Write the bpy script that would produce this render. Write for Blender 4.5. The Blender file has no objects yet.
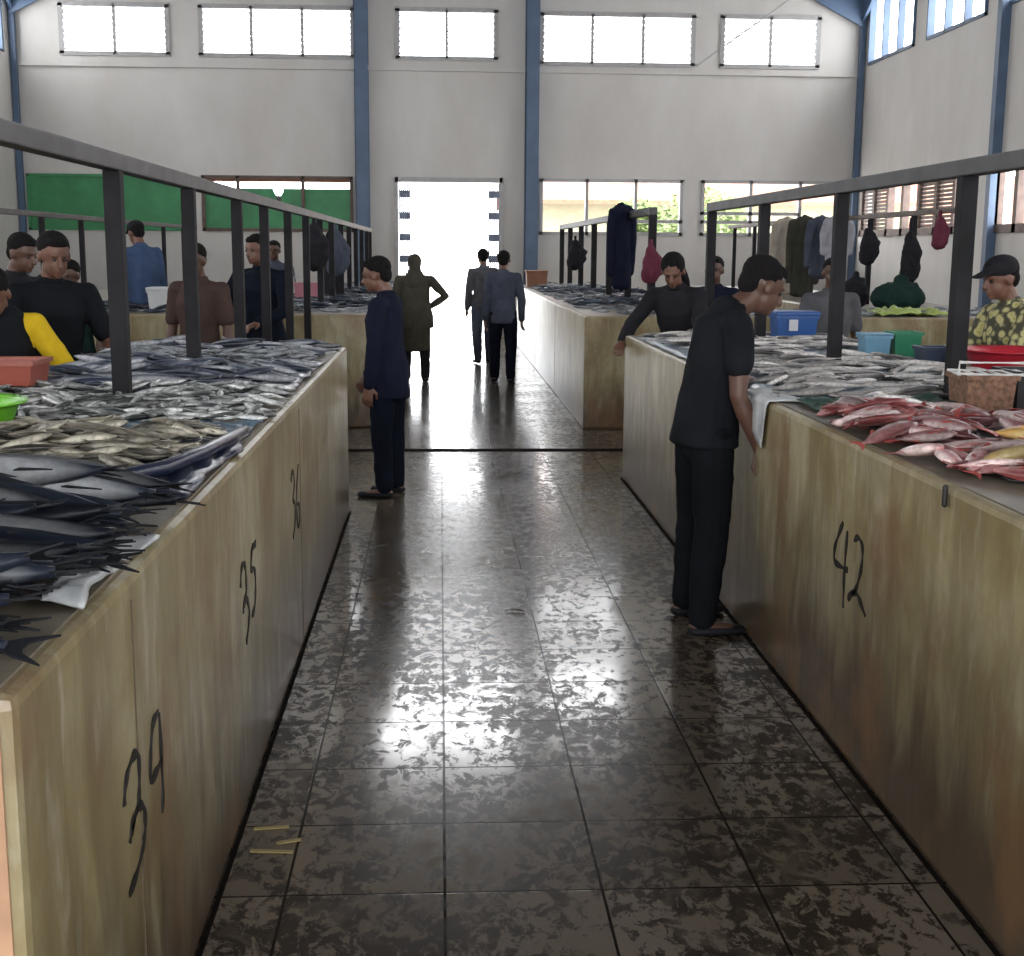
import bpy, bmesh, math, random
from mathutils import Vector, Matrix, noise
random.seed(7)
R = math.radians
scn = bpy.context.scene
COL = scn.collection

# ------------------------------------------------------------------ helpers
class MB:
    """collects shapes into one mesh"""
    def __init__(s): s.v = []; s.f = []
    def add(s, vs, fs):
        o = len(s.v); s.v += [Vector(v) for v in vs]; s.f += [tuple(i + o for i in f) for f in fs]; return s
    def box(s, x0, y0, z0, x1, y1, z1):
        return s.add([(x0,y0,z0),(x1,y0,z0),(x1,y1,z0),(x0,y1,z0),(x0,y0,z1),(x1,y0,z1),(x1,y1,z1),(x0,y1,z1)],
                     [(0,3,2,1),(4,5,6,7),(0,1,5,4),(1,2,6,5),(2,3,7,6),(3,0,4,7)])
    def prism(s, pts, z0, z1):
        n = len(pts)
        vs = [(x,y,z0) for x,y in pts] + [(x,y,z1) for x,y in pts]
        fs = [tuple(reversed(range(n))), tuple(range(n, 2*n))] + [(i,(i+1)%n,n+(i+1)%n,n+i) for i in range(n)]
        return s.add(vs, fs)
    def tube(s, pts, radii, seg=12, ref=(1,0,0), caps=True, k0=1, k1=1):
        """tube through pts; radii numbers or (rside, rfront) pairs; rounded ends"""
        pts = [Vector(p) for p in pts]
        rr = [(r, r) if not isinstance(r, (tuple, list)) else r for r in radii]
        rings = []
        n = len(pts)
        tang = [(pts[min(i+1,n-1)] - pts[max(i-1,0)]).normalized() for i in range(n)]
        P, Rr, T = [], [], []
        if caps:
            for a in (0.999, 0.8, 0.45):
                k = math.sqrt(1-a*a); rm = min(rr[0])
                P.append(pts[0] - tang[0]*rm*a*k0); Rr.append((rr[0][0]*k+1e-4, rr[0][1]*k+1e-4)); T.append(tang[0])
        for i in range(n): P.append(pts[i]); Rr.append(rr[i]); T.append(tang[i])
        if caps:
            for a in (0.45, 0.8, 0.999):
                k = math.sqrt(1-a*a); rm = min(rr[-1])
                P.append(pts[-1] + tang[-1]*rm*a*k1); Rr.append((rr[-1][0]*k+1e-4, rr[-1][1]*k+1e-4)); T.append(tang[-1])
        ref = Vector(ref)
        vs = []
        for p, r, t in zip(P, Rr, T):
            a = ref - t*ref.dot(t)
            if a.length < .15:
                a = Vector((0,1,0)); a = a - t*a.dot(t)
            a.normalize(); b = t.cross(a)
            for k in range(seg):
                an = 2*math.pi*k/seg
                vs.append(p + a*(math.cos(an)*r[0]) + b*(math.sin(an)*r[1]))
        m = len(P)
        fs = [(i*seg+k, i*seg+(k+1)%seg, (i+1)*seg+(k+1)%seg, (i+1)*seg+k) for i in range(m-1) for k in range(seg)]
        fs += [tuple(reversed(range(seg))), tuple(range((m-1)*seg, m*seg))]
        return s.add(vs, fs)
    def ell(s, c, r, seg=16, rings=10, rot=None):
        c = Vector(c); vs = []; fs = []
        for i in range(rings+1):
            th = math.pi*max(.03, min(rings-.03, i))/rings
            for k in range(seg):
                ph = 2*math.pi*k/seg
                p = Vector((r[0]*math.sin(th)*math.cos(ph), r[1]*math.sin(th)*math.sin(ph), r[2]*math.cos(th)))
                if rot: p = rot @ p
                vs.append(c+p)
        for i in range(rings):
            for k in range(seg):
                fs.append((i*seg+k, (i+1)*seg+k, (i+1)*seg+(k+1)%seg, i*seg+(k+1)%seg))
        fs += [tuple(range(seg)), tuple(reversed(range(rings*seg, rings*seg+seg)))]
        return s.add(vs, fs)
    def lathe(s, prof, c=(0,0,0), seg=28, sx=1, sy=1):
        vs = []; n = len(prof)
        for r, z in prof:
            for k in range(seg):
                a = 2*math.pi*k/seg
                vs.append((c[0]+r*math.cos(a)*sx, c[1]+r*math.sin(a)*sy, c[2]+z))
        fs = [(i*seg+k, i*seg+(k+1)%seg, (i+1)*seg+(k+1)%seg, (i+1)*seg+k) for i in range(n-1) for k in range(seg)]
        fs += [tuple(reversed(range(seg))), tuple(range((n-1)*seg, n*seg))]
        return s.add(vs, fs)
    def mesh(s, name, smooth=False):
        me = bpy.data.meshes.new(name)
        me.from_pydata([tuple(v) for v in s.v], [], s.f)
        if smooth:
            for p in me.polygons: p.use_smooth = True
        me.update()
        return me
    def build(s, name, mat, parent=None, smooth=False, bevel=0, recalc=False):
        me = s.mesh(name, smooth)
        if recalc or bevel:
            bm = bmesh.new(); bm.from_mesh(me)
            if recalc: bmesh.ops.recalc_face_normals(bm, faces=bm.faces)
            if bevel:
                es = [e for e in bm.edges if len(e.link_faces) == 2 and e.calc_face_angle(0) > .6]
                bmesh.ops.bevel(bm, geom=es, offset=bevel, segments=2, affect='EDGES', profile=.6)
            bm.to_mesh(me); bm.free()
        o = bpy.data.objects.new(name, me)
        COL.objects.link(o)
        if mat: me.materials.append(mat)
        if parent: o.parent = parent
        return o

def tag(o, label=None, cat=None, group=None, kind=None):
    if label: o['label'] = label
    if cat: o['category'] = cat
    if group: o['group'] = group
    if kind: o['kind'] = kind
    return o
def empty(name, loc, rz=0, label=None, cat=None, group=None):
    o = bpy.data.objects.new(name, None); COL.objects.link(o)
    o.location = loc; o.rotation_euler = (0,0,rz); o.empty_display_size = .1
    return tag(o, label, cat, group)
def struct(mb, name, mat, **k):
    o = mb.build(name, mat, **k); o['kind'] = 'structure'; return o
def copy_tree(o, parent=None, kids=True):
    c = o.copy(); COL.objects.link(c)
    if parent: c.parent = parent
    if kids:
        for ch in list(o.children): copy_tree(ch, c)
    return c

# ------------------------------------------------------------------ materials
def mat_new(name):
    m = bpy.data.materials.new(name); m.use_nodes = True
    nt = m.node_tree; b = nt.nodes['Principled BSDF']
    return m, nt, b
def N(nt, t, **k):
    n = nt.nodes.new(t)
    for a, v in k.items():
        if a in ('inp',):
            for kk, vv in v.items(): n.inputs[kk].default_value = vv
        else: setattr(n, a, v)
    return n
def ramp(nt, stops, src=None, interp='LINEAR'):
    r = nt.nodes.new('ShaderNodeValToRGB'); r.color_ramp.interpolation = interp
    e = r.color_ramp.elements
    while len(e) > 1: e.remove(e[-1])
    e[0].position = stops[0][0]; e[0].color = (*stops[0][1], 1)
    for p, c in stops[1:]:
        x = e.new(p); x.color = (*c, 1)
    if src: nt.links.new(src, r.inputs[0])
    return r
def g(v): return (v, v, v)
def mapping(nt, kind='Object', scale=(1,1,1), loc=(0,0,0)):
    tc = nt.nodes.new('ShaderNodeTexCoord'); mp = nt.nodes.new('ShaderNodeMapping')
    mp.inputs['Scale'].default_value = scale; mp.inputs['Location'].default_value = loc
    nt.links.new(tc.outputs[kind], mp.inputs[0]); return mp
def noise_n(nt, vec, scale, detail=4, rough=.55, dist=0):
    n = nt.nodes.new('ShaderNodeTexNoise'); n.inputs['Scale'].default_value = scale
    n.inputs['Detail'].default_value = detail; n.inputs['Roughness'].default_value = rough
    n.inputs['Distortion'].default_value = dist
    if vec: nt.links.new(vec, n.inputs['Vector'])
    return n
def mix(nt, fac, a, b, mode='MIX'):
    m = nt.nodes.new('ShaderNodeMix'); m.data_type = 'RGBA'; m.blend_type = mode
    for i, v in ((0, fac), (6, a), (7, b)):
        if isinstance(v, (int, float)): m.inputs[i].default_value = v
        elif isinstance(v, tuple): m.inputs[i].default_value = (*v, 1)
        else: nt.links.new(v, m.inputs[i])
    return m.outputs[2]
def bump(nt, b, h, strength=.3, dist=.01):
    n = nt.nodes.new('ShaderNodeBump'); n.inputs['Strength'].default_value = strength; n.inputs['Distance'].default_value = dist
    nt.links.new(h, n.inputs['Height']); nt.links.new(n.outputs[0], b.inputs['Normal'])

def simple(name, col, rough=.6, var=.15, scale=8, metal=0, bmp=0, spec=.5):
    m, nt, b = mat_new(name)
    mp = mapping(nt)
    n = noise_n(nt, mp.outputs[0], scale)
    lo = tuple(c*(1-var) for c in col); hi = tuple(min(1, c*(1+var)) for c in col)
    r = ramp(nt, [(.3, lo), (.7, hi)], n.outputs['Fac'])
    nt.links.new(r.outputs[0], b.inputs['Base Color'])
    b.inputs['Roughness'].default_value = rough; b.inputs['Metallic'].default_value = metal
    b.inputs['Specular IOR Level'].default_value = spec
    if bmp: bump(nt, b, n.outputs['Fac'], bmp, .01)
    return m

def wall_mat():
    m, nt, b = mat_new('painted wall')
    mp = mapping(nt, scale=(1,1,.5)); n = noise_n(nt, mp.outputs[0], .8, 6, .6)
    r = ramp(nt, [(.3, (.54,.515,.485)), (.7, (.66,.64,.615))], n.outputs['Fac'])
    mp2 = mapping(nt, scale=(3,3,.25)); n2 = noise_n(nt, mp2.outputs[0], 2, 5, .6)
    st = ramp(nt, [(.55, g(0)), (.8, g(.22))], n2.outputs['Fac'])
    c = mix(nt, st.outputs[0], r.outputs[0], (.50,.46,.40))
    nt.links.new(c, b.inputs['Base Color']); b.inputs['Roughness'].default_value = .75
    return m
def counter_mat(name, grime=.20):
    m, nt, b = mat_new(name)
    mp = mapping(nt); n = noise_n(nt, mp.outputs[0], 2.2, 6, .6)
    base = ramp(nt, [(.30, (.185,.135,.06)), (.48, (.30,.245,.125)), (.66, (.42,.37,.235))], n.outputs['Fac'])
    # faint vertical runs
    mp2 = mapping(nt, scale=(5,5,1.1)); n2 = noise_n(nt, mp2.outputs[0], 1.7, 6, .62, .5)
    st = ramp(nt, [(.42, g(0)), (.56, g(.42)), (.75, g(.75))], n2.outputs['Fac'])
    c = mix(nt, st.outputs[0], base.outputs[0], (.17,.125,.062))
    mp3 = mapping(nt, scale=(10,10,2.2), loc=(3,7,1)); n3 = noise_n(nt, mp3.outputs[0], 1.5, 5, .65, .4)
    s3 = ramp(nt, [(.54, g(0)), (.68, g(.5))], n3.outputs['Fac'])
    c = mix(nt, s3.outputs[0], c, (.47,.44,.34))
    mp5 = mapping(nt, scale=(1,1,.8), loc=(9,2,4)); n5 = noise_n(nt, mp5.outputs[0], 4.5, 6, .7, .8)
    s5 = ramp(nt, [(.5, g(0)), (.68, g(.45))], n5.outputs['Fac'])
    c = mix(nt, s5.outputs[0], c, (.215,.18,.10))
    # grime that gathers at the foot
    tc = nt.nodes.new('ShaderNodeTexCoord'); sp = nt.nodes.new('ShaderNodeSeparateXYZ'); nt.links.new(tc.outputs['Object'], sp.inputs[0])
    ma = N(nt, 'ShaderNodeMath', operation='MULTIPLY_ADD'); nt.links.new(n2.outputs['Fac'], ma.inputs[0]); ma.inputs[1].default_value = -.55; nt.links.new(sp.outputs['Z'], ma.inputs[2])
    gr = ramp(nt, [(0, g(.93)), (.10, g(.72)), (.24, g(.32)), (.48, g(0))], None)
    ad = N(nt, 'ShaderNodeMath', operation='ADD'); nt.links.new(ma.outputs[0], ad.inputs[0]); ad.inputs[1].default_value = grime
    nt.links.new(ad.outputs[0], gr.inputs[0])
    c = mix(nt, gr.outputs[0], c, (.060,.040,.024))
    # brown rusty patches
    mp4 = mapping(nt, scale=(1.6,1.6,1.0), loc=(1,2,5)); n4 = noise_n(nt, mp4.outputs[0], 1.5, 5, .7)
    s4 = ramp(nt, [(.52, g(0)), (.66, g(.7))], n4.outputs['Fac'])
    c = mix(nt, s4.outputs[0], c, (.19,.10,.045))
    nt.links.new(c, b.inputs['Base Color'])
    b.inputs['Roughness'].default_value = .33; b.inputs['Specular IOR Level'].default_value = .5
    bump(nt, b, n2.outputs['Fac'], .25, .01)
    return m
def floor_mat():
    m, nt, b = mat_new('wet dirty floor tiles')
    mp = mapping(nt, scale=(1,1,1), loc=(-.008+.412*20, -3.15+.415*20, 0))
    br = nt.nodes.new('ShaderNodeTexBrick'); nt.links.new(mp.outputs[0], br.inputs['Vector'])
    br.offset = 0; br.squash = 1
    for k, v in (('Scale', 1), ('Mortar Size', .0045), ('Mortar Smooth', .3), ('Brick Width', .412), ('Row Height', .415), ('Bias', 0)): br.inputs[k].default_value = v
    br.inputs['Color1'].default_value = (.12,.096,.072,1); br.inputs['Color2'].default_value = (.19,.155,.12,1); br.inputs['Mortar'].default_value = (.03,.024,.018,1)
    # blotches of trodden dirt
    mpd = mapping(nt, scale=(1.5,1,1)); d = noise_n(nt, mpd.outputs[0], 13, 6, .74, .5)
    d2 = noise_n(nt, mpd.outputs[0], 1.3, 3, .6)
    thr = N(nt, 'ShaderNodeMath', operation='MULTIPLY_ADD'); nt.links.new(d2.outputs['Fac'], thr.inputs[0]); thr.inputs[1].default_value = .45; nt.links.new(d.outputs['Fac'], thr.inputs[2])
    dr = ramp(nt, [(.695, g(0)), (.75, g(.97))], thr.outputs[0])
    c = mix(nt, dr.outputs[0], br.outputs['Color'], (.030,.022,.016))
    d3 = noise_n(nt, mpd.outputs[0], 5, 4, .6, .6); l = ramp(nt, [(.50, g(0)), (.66, g(.45))], d3.outputs['Fac'])
    c = mix(nt, l.outputs[0], c, (.16,.13,.095))
    c = mix(nt, br.outputs['Fac'], c, (.010,.007,.005))
    nt.links.new(c, b.inputs['Base Color'])
    rr = ramp(nt, [(.55, g(.09)), (.69, g(.14)), (.78, g(.26))], thr.outputs[0])
    nt.links.new(rr.outputs[0], b.inputs['Roughness'])
    sr = ramp(nt, [(.69, g(.55)), (.75, g(.10))], thr.outputs[0])
    sm = mix(nt, br.outputs['Fac'], sr.outputs[0], (.05,.05,.05)); nt.links.new(sm, b.inputs['Specular IOR Level'])
    b.inputs['IOR'].default_value = 1.52
    # puddled film, a little uneven, each tile slightly tilted
    nb = noise_n(nt, mpd.outputs[0], 3, 2, .5)
    hh = N(nt, 'ShaderNodeMath', operation='MULTIPLY_ADD'); nt.links.new(br.outputs['Fac'], hh.inputs[0]); hh.inputs[1].default_value = -1.0; nt.links.new(nb.outputs['Fac'], hh.inputs[2])
    h2 = N(nt, 'ShaderNodeMath', operation='MULTIPLY_ADD'); nt.links.new(d.outputs['Fac'], h2.inputs[0]); h2.inputs[1].default_value = .05; nt.links.new(hh.outputs[0], h2.inputs[2])
    bump(nt, b, h2.outputs[0], .085, .004)
    return m
def fish_mat(name, back, side, belly, h, spot=.3, rough=.28, metal=.0, spec=.5):
    """colour across the fish from its back (+Y) to its belly (-Y)"""
    m, nt, b = mat_new(name)
    tc = nt.nodes.new('ShaderNodeTexCoord'); sp = nt.nodes.new('ShaderNodeSeparateXYZ'); nt.links.new(tc.outputs['Object'], sp.inputs[0])
    mr = nt.nodes.new('ShaderNodeMapRange'); mr.inputs['From Min'].default_value = -h; mr.inputs['From Max'].default_value = h
    nt.links.new(sp.outputs['Y'], mr.inputs['Value'])
    r = ramp(nt, [(.18, belly), (.42, side), (.62, side), (.80, back)], mr.outputs[0])
    n = noise_n(nt, tc.outputs['Object'], 45, 3, .6)
    dk = ramp(nt, [(.4, g(0)), (.7, g(spot))], n.outputs['Fac'])
    c = mix(nt, dk.outputs[0], r.outputs[0], tuple(x*.35 for x in back))
    oi = nt.nodes.new('ShaderNodeObjectInfo')
    hs = nt.nodes.new('ShaderNodeHueSaturation')
    mr2 = nt.nodes.new('ShaderNodeMapRange'); mr2.inputs['To Min'].default_value = .35; mr2.inputs['To Max'].default_value = 1.45
    nt.links.new(oi.outputs['Random'], mr2.inputs['Value']); nt.links.new(mr2.outputs[0], hs.inputs['Value'])
    nt.links.new(c, hs.inputs['Color']); nt.links.new(hs.outputs[0], b.inputs['Base Color'])
    b.inputs['Roughness'].default_value = rough; b.inputs['Metallic'].default_value = metal
    b.inputs['Specular IOR Level'].default_value = spec
    return m
def cloth(name, col, rough=.85, var=.2):
    m, nt, b = mat_new(name)
    mp = mapping(nt); n = noise_n(nt, mp.outputs[0], 7, 4); n2 = noise_n(nt, mp.outputs[0], 180, 2)
    r = ramp(nt, [(.3, tuple(c*(1-var) for c in col)), (.7, tuple(min(1,c*(1+var)) for c in col))], n.outputs['Fac'])
    nt.links.new(r.outputs[0], b.inputs['Base Color']); b.inputs['Roughness'].default_value = rough
    b.inputs['Specular IOR Level'].default_value = .10
    bump(nt, b, n2.outputs['Fac'], .15, .003)
    return m

M = {}
M['wall'] = wall_mat(); M['counter'] = counter_mat('cream painted concrete', .17); M['counter_right'] = counter_mat('grimy cream painted concrete', .07)
M['floor'] = floor_mat()
M['top'] = simple('worn wet concrete top', (.17,.145,.11), .4, .35, 6, bmp=.3)
M['blue'] = simple('blue painted steel', (.078,.125,.205), .5, .15, 3)
M['post'] = simple('dark stained timber', (.014,.013,.015), .7, .4, 6, bmp=.15, spec=.2)
M['rail'] = simple('grey weathered timber', (.050,.048,.050), .55, .4, 6, bmp=.15)
M['post_brown'] = simple('dark brown timber', (.075,.05,.035), .6, .35, 6)
M['frame'] = simple('grey window frame', (.40,.39,.39), .5, .1)
M['louvre'] = simple('frosted louvre glass', (.80,.82,.84), .3, .05)
M['brown'] = simple('brown timber frame', (.11,.07,.055), .55, .3)
M['green'] = simple('green painted board', (.045,.24,.095), .5, .18, 3)
M['ceil'] = simple('grey roof sheet', (.12,.12,.125), .6, .15, 2)
M['terra'] = simple('terracotta tiles', (.30,.13,.08), .8, .2, 10, bmp=.3)
M['joint'] = simple('joint', (.12,.09,.06), .7)
M['black'] = simple('black brush paint', (.012,.010,.008), .6, .2)
M['navy_sheet'] = simple('navy plastic sheet', (.016,.020,.045), .28, .4, 5, bmp=.5)
M['blue_sheet'] = simple('steel blue plastic sheet', (.07,.12,.17), .3, .3, 5, bmp=.5)
M['white_plastic'] = simple('crumpled white plastic', (.50,.52,.53), .3, .2, 12, bmp=.4)
M['drain'] = simple('dark wet drain', (.010,.008,.007), .9, .3, spec=.02)
M['skin'] = simple('brown skin', (.15,.072,.048), .5, .12, 12)
M['skin_dark'] = simple('dark brown skin', (.10,.050,.034), .5, .12, 12)
M['hair'] = simple('black hair', (.008,.007,.007), .85, .3, 60, bmp=.4, spec=.15)
M['eye'] = simple('dark eye', (.03,.02,.018), .4, .05)
M['ground'] = simple('pale outdoor paving', (.55,.54,.52), .8, .1, 1)

# ------------------------------------------------------------------ camera
th, ph, roll = R(9.9687), R(3.1914), R(.4)
cam_d = bpy.data.cameras.new('camera'); cam = bpy.data.objects.new('camera', cam_d); COL.objects.link(cam)
Fw = Vector((math.sin(ph)*math.cos(th), math.cos(ph)*math.cos(th), -math.sin(th)))
Rt = Vector((math.cos(ph), -math.sin(ph), 0)); Up = Rt.cross(Fw)
mw = Matrix((Rt, Up, -Fw)).transposed().to_4x4()
mw = Matrix.Translation((0,0,1.65)) @ mw @ Matrix.Rotation(roll, 4, 'Z')
cam.matrix_world = mw
cam_d.sensor_fit = 'HORIZONTAL'; cam_d.sensor_width = 36; cam_d.lens = 1300/1024*36; cam_d.clip_end = 300; cam_d.clip_start = .05
scn.camera = cam

# ------------------------------------------------------------------ the hall
XL, XR, YB, YF, EAVE, RIDGE, XC = -7.75, 7.95, 25.0, -9.0, 6.6, 9.9, .1
struct(MB().box(XL-.2, YF, -.15, XR+.2, YB+.2, 0), 'floor', M['floor'])

def wall_grid(mb, axis, p0, p1, a0, a1, z0, z1, holes):
    """solid wall between a0..a1, thickness p0..p1, with rectangular holes (a,b,zlo,zhi)"""
    A = sorted({a0, a1, *[h[0] for h in holes], *[h[1] for h in holes]}); Z = sorted({z0, z1, *[h[2] for h in holes], *[h[3] for h in holes]})
    for i in range(len(A)-1):
        for j in range(len(Z)-1):
            ca, cz = (A[i]+A[i+1])/2, (Z[j]+Z[j+1])/2
            if any(h[0] < ca < h[1] and h[2] < cz < h[3] for h in holes): continue
            if axis == 'x': mb.box(A[i], p0, Z[j], A[i+1], p1, Z[j+1])
            else: mb.box(p0, A[i], Z[j], p1, A[i+1], Z[j+1])
    return mb
# back wall openings: (x0, x1, z0, z1)
HI = [(-6.85,-4.93,5.10,5.98,2), (-4.35,-1.58,5.10,5.98,3), (-.78,1.05,5.10,5.98,2), (1.88,4.72,5.04,5.95,3), (5.25,7.08,5.04,5.95,2)]
LO = [(-7.60,-4.62,1.95,2.97), (-4.42,-1.62,1.95,2.97), (1.88,4.60,1.93,2.97), (4.95,7.80,1.93,2.97)]
DOOR = (-.84, 1.18, 0, 2.97)
GAB = (-1.27, 1.56, 6.72, 8.5)
GABR = (1.95, 3.6, 6.72, 7.7)
holes = [h[:4] for h in HI] + LO + [DOOR, GAB, GABR]
mb = wall_grid(MB(), 'x', YB, YB+.2, XL-.2, XR+.2, 0, EAVE, [h for h in holes if h[3] <= EAVE])
wall_grid(mb, 'x', YB, YB+.2, -3.6, 3.8, EAVE, 8.55, [GAB, GABR])
for sx in (-1, 1):   # gable triangles
    xe = XL-.2 if sx < 0 else XR+.2; xi = -3.6 if sx < 0 else 3.8
    vs = [(xe,YB,EAVE),(xi,YB,EAVE),(xi,YB,8.4),(xe,YB+.2,EAVE),(xi,YB+.2,EAVE),(xi,YB+.2,8.4)]
    mb.add(vs, [(0,1,2),(5,4,3),(0,3,4,1),(1,4,5,2),(2,5,3,0)])
mb.add([(-3.6,YB,8.55),(3.8,YB,8.55),(XC,YB,RIDGE),(-3.6,YB+.2,8.55),(3.8,YB+.2,8.55),(XC,YB+.2,RIDGE)], [(0,1,2),(5,4,3),(0,3,4,1),(1,4,5,2),(2,5,3,0)])
struct(mb, 'wall_back', M['wall'])
# side walls: bays of 3 m, upper clerestory and lower openings
def side_wall(name, p0, p1, hs):
    struct(wall_grid(MB(), 'y', p0, p1, YF, YB, 0, EAVE, hs), name, M['wall'])
ybays = [(y+.35, y+5.65) for y in (19,13,7,1,-5)]
hs_side = []
for y0, y1 in ybays:
    ymid = (y0+y1)/2
    hs_side += [(y0, ymid-.3, 5.05, 6.25), (ymid+.3, y1, 5.05, 6.25)]
    hs_side += [(y0, y1, 1.93, 2.97)]
side_wall('wall_left', XL-.2, XL, [h for h in hs_side if not (h[0] > 19 and h[2] < 3)]); side_wall('wall_right', XR, XR+.2, hs_side)
struct(wall_grid(MB(), 'x', YF-.2, YF, XL-.2, XR+.2, 0, EAVE+3, [(-5.8,6.0,.3,3.3), (-5.8,6.0,4.9,6.3)]), 'wall_front', M['wall'])
# ledge under the upper windows
struct(MB().box(XL, YB-.06, 4.88, XR, YB, 4.97), 'trim_1', M['wall'])

# roof with open ridge monitor and rows of skylight gaps
mb = MB()
sl = (RIDGE-EAVE)/(XC-XL)
def roof_piece(xa, xb, y0, y1):
    def zr(x): return RIDGE - abs(x-XC)*sl
    mb.add([(xa,y0,zr(xa)),(xb,y0,zr(xb)),(xb,y1,zr(xb)),(xa,y1,zr(xa)),(xa,y0,zr(xa)+.08),(xb,y0,zr(xb)+.08),(xb,y1,zr(xb)+.08),(xa,y1,zr(xa)+.08)],
           [(0,1,2,3),(7,6,5,4),(0,4,5,1),(1,5,6,2),(2,6,7,3),(3,7,4,0)])
sky_gaps = []
for side in (-1, 1):
    bands = [(XC, XC+side*2.2), (XC+side*2.2, XC+side*4.6), (XC+side*4.6, XC+side*8.3)]
    for k, (xa, xb) in enumerate(bands):
        xa, xb = min(xa,xb), max(xa,xb)
        if False:
            y = YF
            while y < YB+.2:
                roof_piece(xa, xb, y, min(y+4.2, YB+.2))
                if y+5.2 < YB: sky_gaps.append((xa, xb, y+4.2, y+5.2))
                y += 5.2
        else: roof_piece(xa, xb, YF, YB+.2)
struct(mb, 'ceiling', M['ceil'])

# blue steel columns, haunches and tie beams
def steel_column(n, x, y, w, d, z1=EAVE+.3):
    m = MB()
    m.box(x-w/2, y-d, 0, x+w/2, y-d+.02, z1); m.box(x-w/2, y-.02, 0, x+w/2, y, z1); m.box(x-.012, y-d+.02, 0, x+.012, y-.02, z1)
    m.box(x-w/2, y-d, 0, x-w/2+.012, y, z1)
    m.box(x-w/2-.04, y-d-.04, 0, x+w/2+.04, y, .03)
    return struct(m, 'trim_%d' % n, M['blue'])
steel_column(2, -1.43, YB, .25, .28, 8.9); steel_column(3, 1.71, YB, .25, .28, 8.9)
def pipe_column(n, x, y, r=.06, z1=EAVE, mat='blue'):
    m = MB(); m.box(x-r, y-r, 0, x+r, y+r, z1)
    return struct(m, 'trim_%d' % n, M[mat])
k = 4
for y in (24.9, 18.6, 12.6, 6.6, .6):
    for sx, x in ((-1, XL+.07), (1, XR-.07)):
        pipe_column(k, x, y, .05 if y > 24 else .07, EAVE); k += 1
        # haunch plate spreading up under the rafter
        m = MB()
        for yy in (y-.02,):
            a = [(x, yy, 5.75), (x - sx*2.0, yy, 6.75), (x, yy, 6.9)]
            m.add(a + [(p[0], p[1]-.05, p[2]) for p in a], [(0,1,2),(5,4,3),(0,3,4,1),(1,4,5,2),(2,5,3,0)])
        if y > 24:
            xx = x
            a = [(xx, y, 5.80), (xx, y-1.5, 6.7), (xx, y, 6.9)]
            m.add(a + [(p[0]-sx*.05, p[1], p[2]) for p in a], [(0,1,2),(5,4,3),(0,3,4,1),(1,4,5,2),(2,5,3,0)])
        struct(m, 'trim_%d' % k, M['blue']); k += 1
for y in (18.6, 12.6, 6.6, .6):
    m = MB().box(XL+.1, y-.08, 6.75, XR-.1, y+.08, 7.0)
    for i in range(12):
        xa = XL+.6+i*1.25; zr = RIDGE-abs(xa-XC)*sl-.1
        m.tube([(xa, y, 6.9), (xa+.6 if xa+.6 < XR else xa, y, max(6.95, RIDGE-abs(xa+.6-XC)*sl-.1))], [.04,.04], seg=6)
    struct(m, 'trim_%d' % k, M['blue']); k += 1

# upper louvred windows
wn = 1
M['glass_bright'] = None
def louvre_window(x0, x1, z0, z1, panels):
    global wn
    m = MB(); t = .05; y0, y1 = YB-.03, YB+.06
    m.box(x0-.03,y0,z0-.03,x1+.03,y1,z0+t); m.box(x0-.03,y0,z1-t,x1+.03,y1,z1+.03); m.box(x0-.03,y0,z0,x0+t,y1,z1); m.box(x1-t,y0,z0,x1+.03,y1,z1)
    for i in range(1, panels):
        xc = x0+(x1-x0)*i/panels; m.box(xc-t/2,y0,z0,xc+t/2,y1,z1)
    for j in range(1, 7):
        zc = z0+t+(z1-z0-2*t)*j/7; m.box(x0, YB+.0, zc-.008, x1, YB+.02, zc+.008)
    f = struct(m, 'window_%d' % wn, M['frame']); wn += 1
    for i in range(panels):
        a = x0+(x1-x0)*i/panels+t*.6; b_ = x0+(x1-x0)*(i+1)/panels-t*.6
        lm = MB(); nl = 7
        for j in range(nl):
            zc = z0+t+(z1-z0-2*t)*(j+.5)/nl; hh = (z1-z0-2*t)/nl*.36
            vs = [(a,YB+.02,zc-hh),(b_,YB+.02,zc-hh),(b_,YB+.07,zc+hh*.55),(a,YB+.07,zc+hh*.55)]
            vs += [(p[0],p[1]+.006,p[2]+.002) for p in vs]
            lm.add(vs, [(0,1,2,3),(7,6,5,4),(0,4,5,1),(2,6,7,3),(1,5,6,2),(3,7,4,0)])
        lm.build('louvre_slats', M['louvre_glass'], f)
# frosted glass lets most of the sky through
m_, nt_, b_ = mat_new('frosted glass'); tr = nt_.nodes.new('ShaderNodeBsdfTranslucent'); tr.inputs[0].default_value = (.50,.52,.54,1)
tp = nt_.nodes.new('ShaderNodeBsdfTransparent'); ms = nt_.nodes.new('ShaderNodeMixShader'); ms.inputs[0].default_value = .04
nt_.links.new(tr.outputs[0], ms.inputs[1]); nt_.links.new(tp.outputs[0], ms.inputs[2]); nt_.links.new(ms.outputs[0], nt_.nodes['Material Output'].inputs[0])
M['louvre_glass'] = m_
for h in HI: louvre_window(*h)
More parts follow.
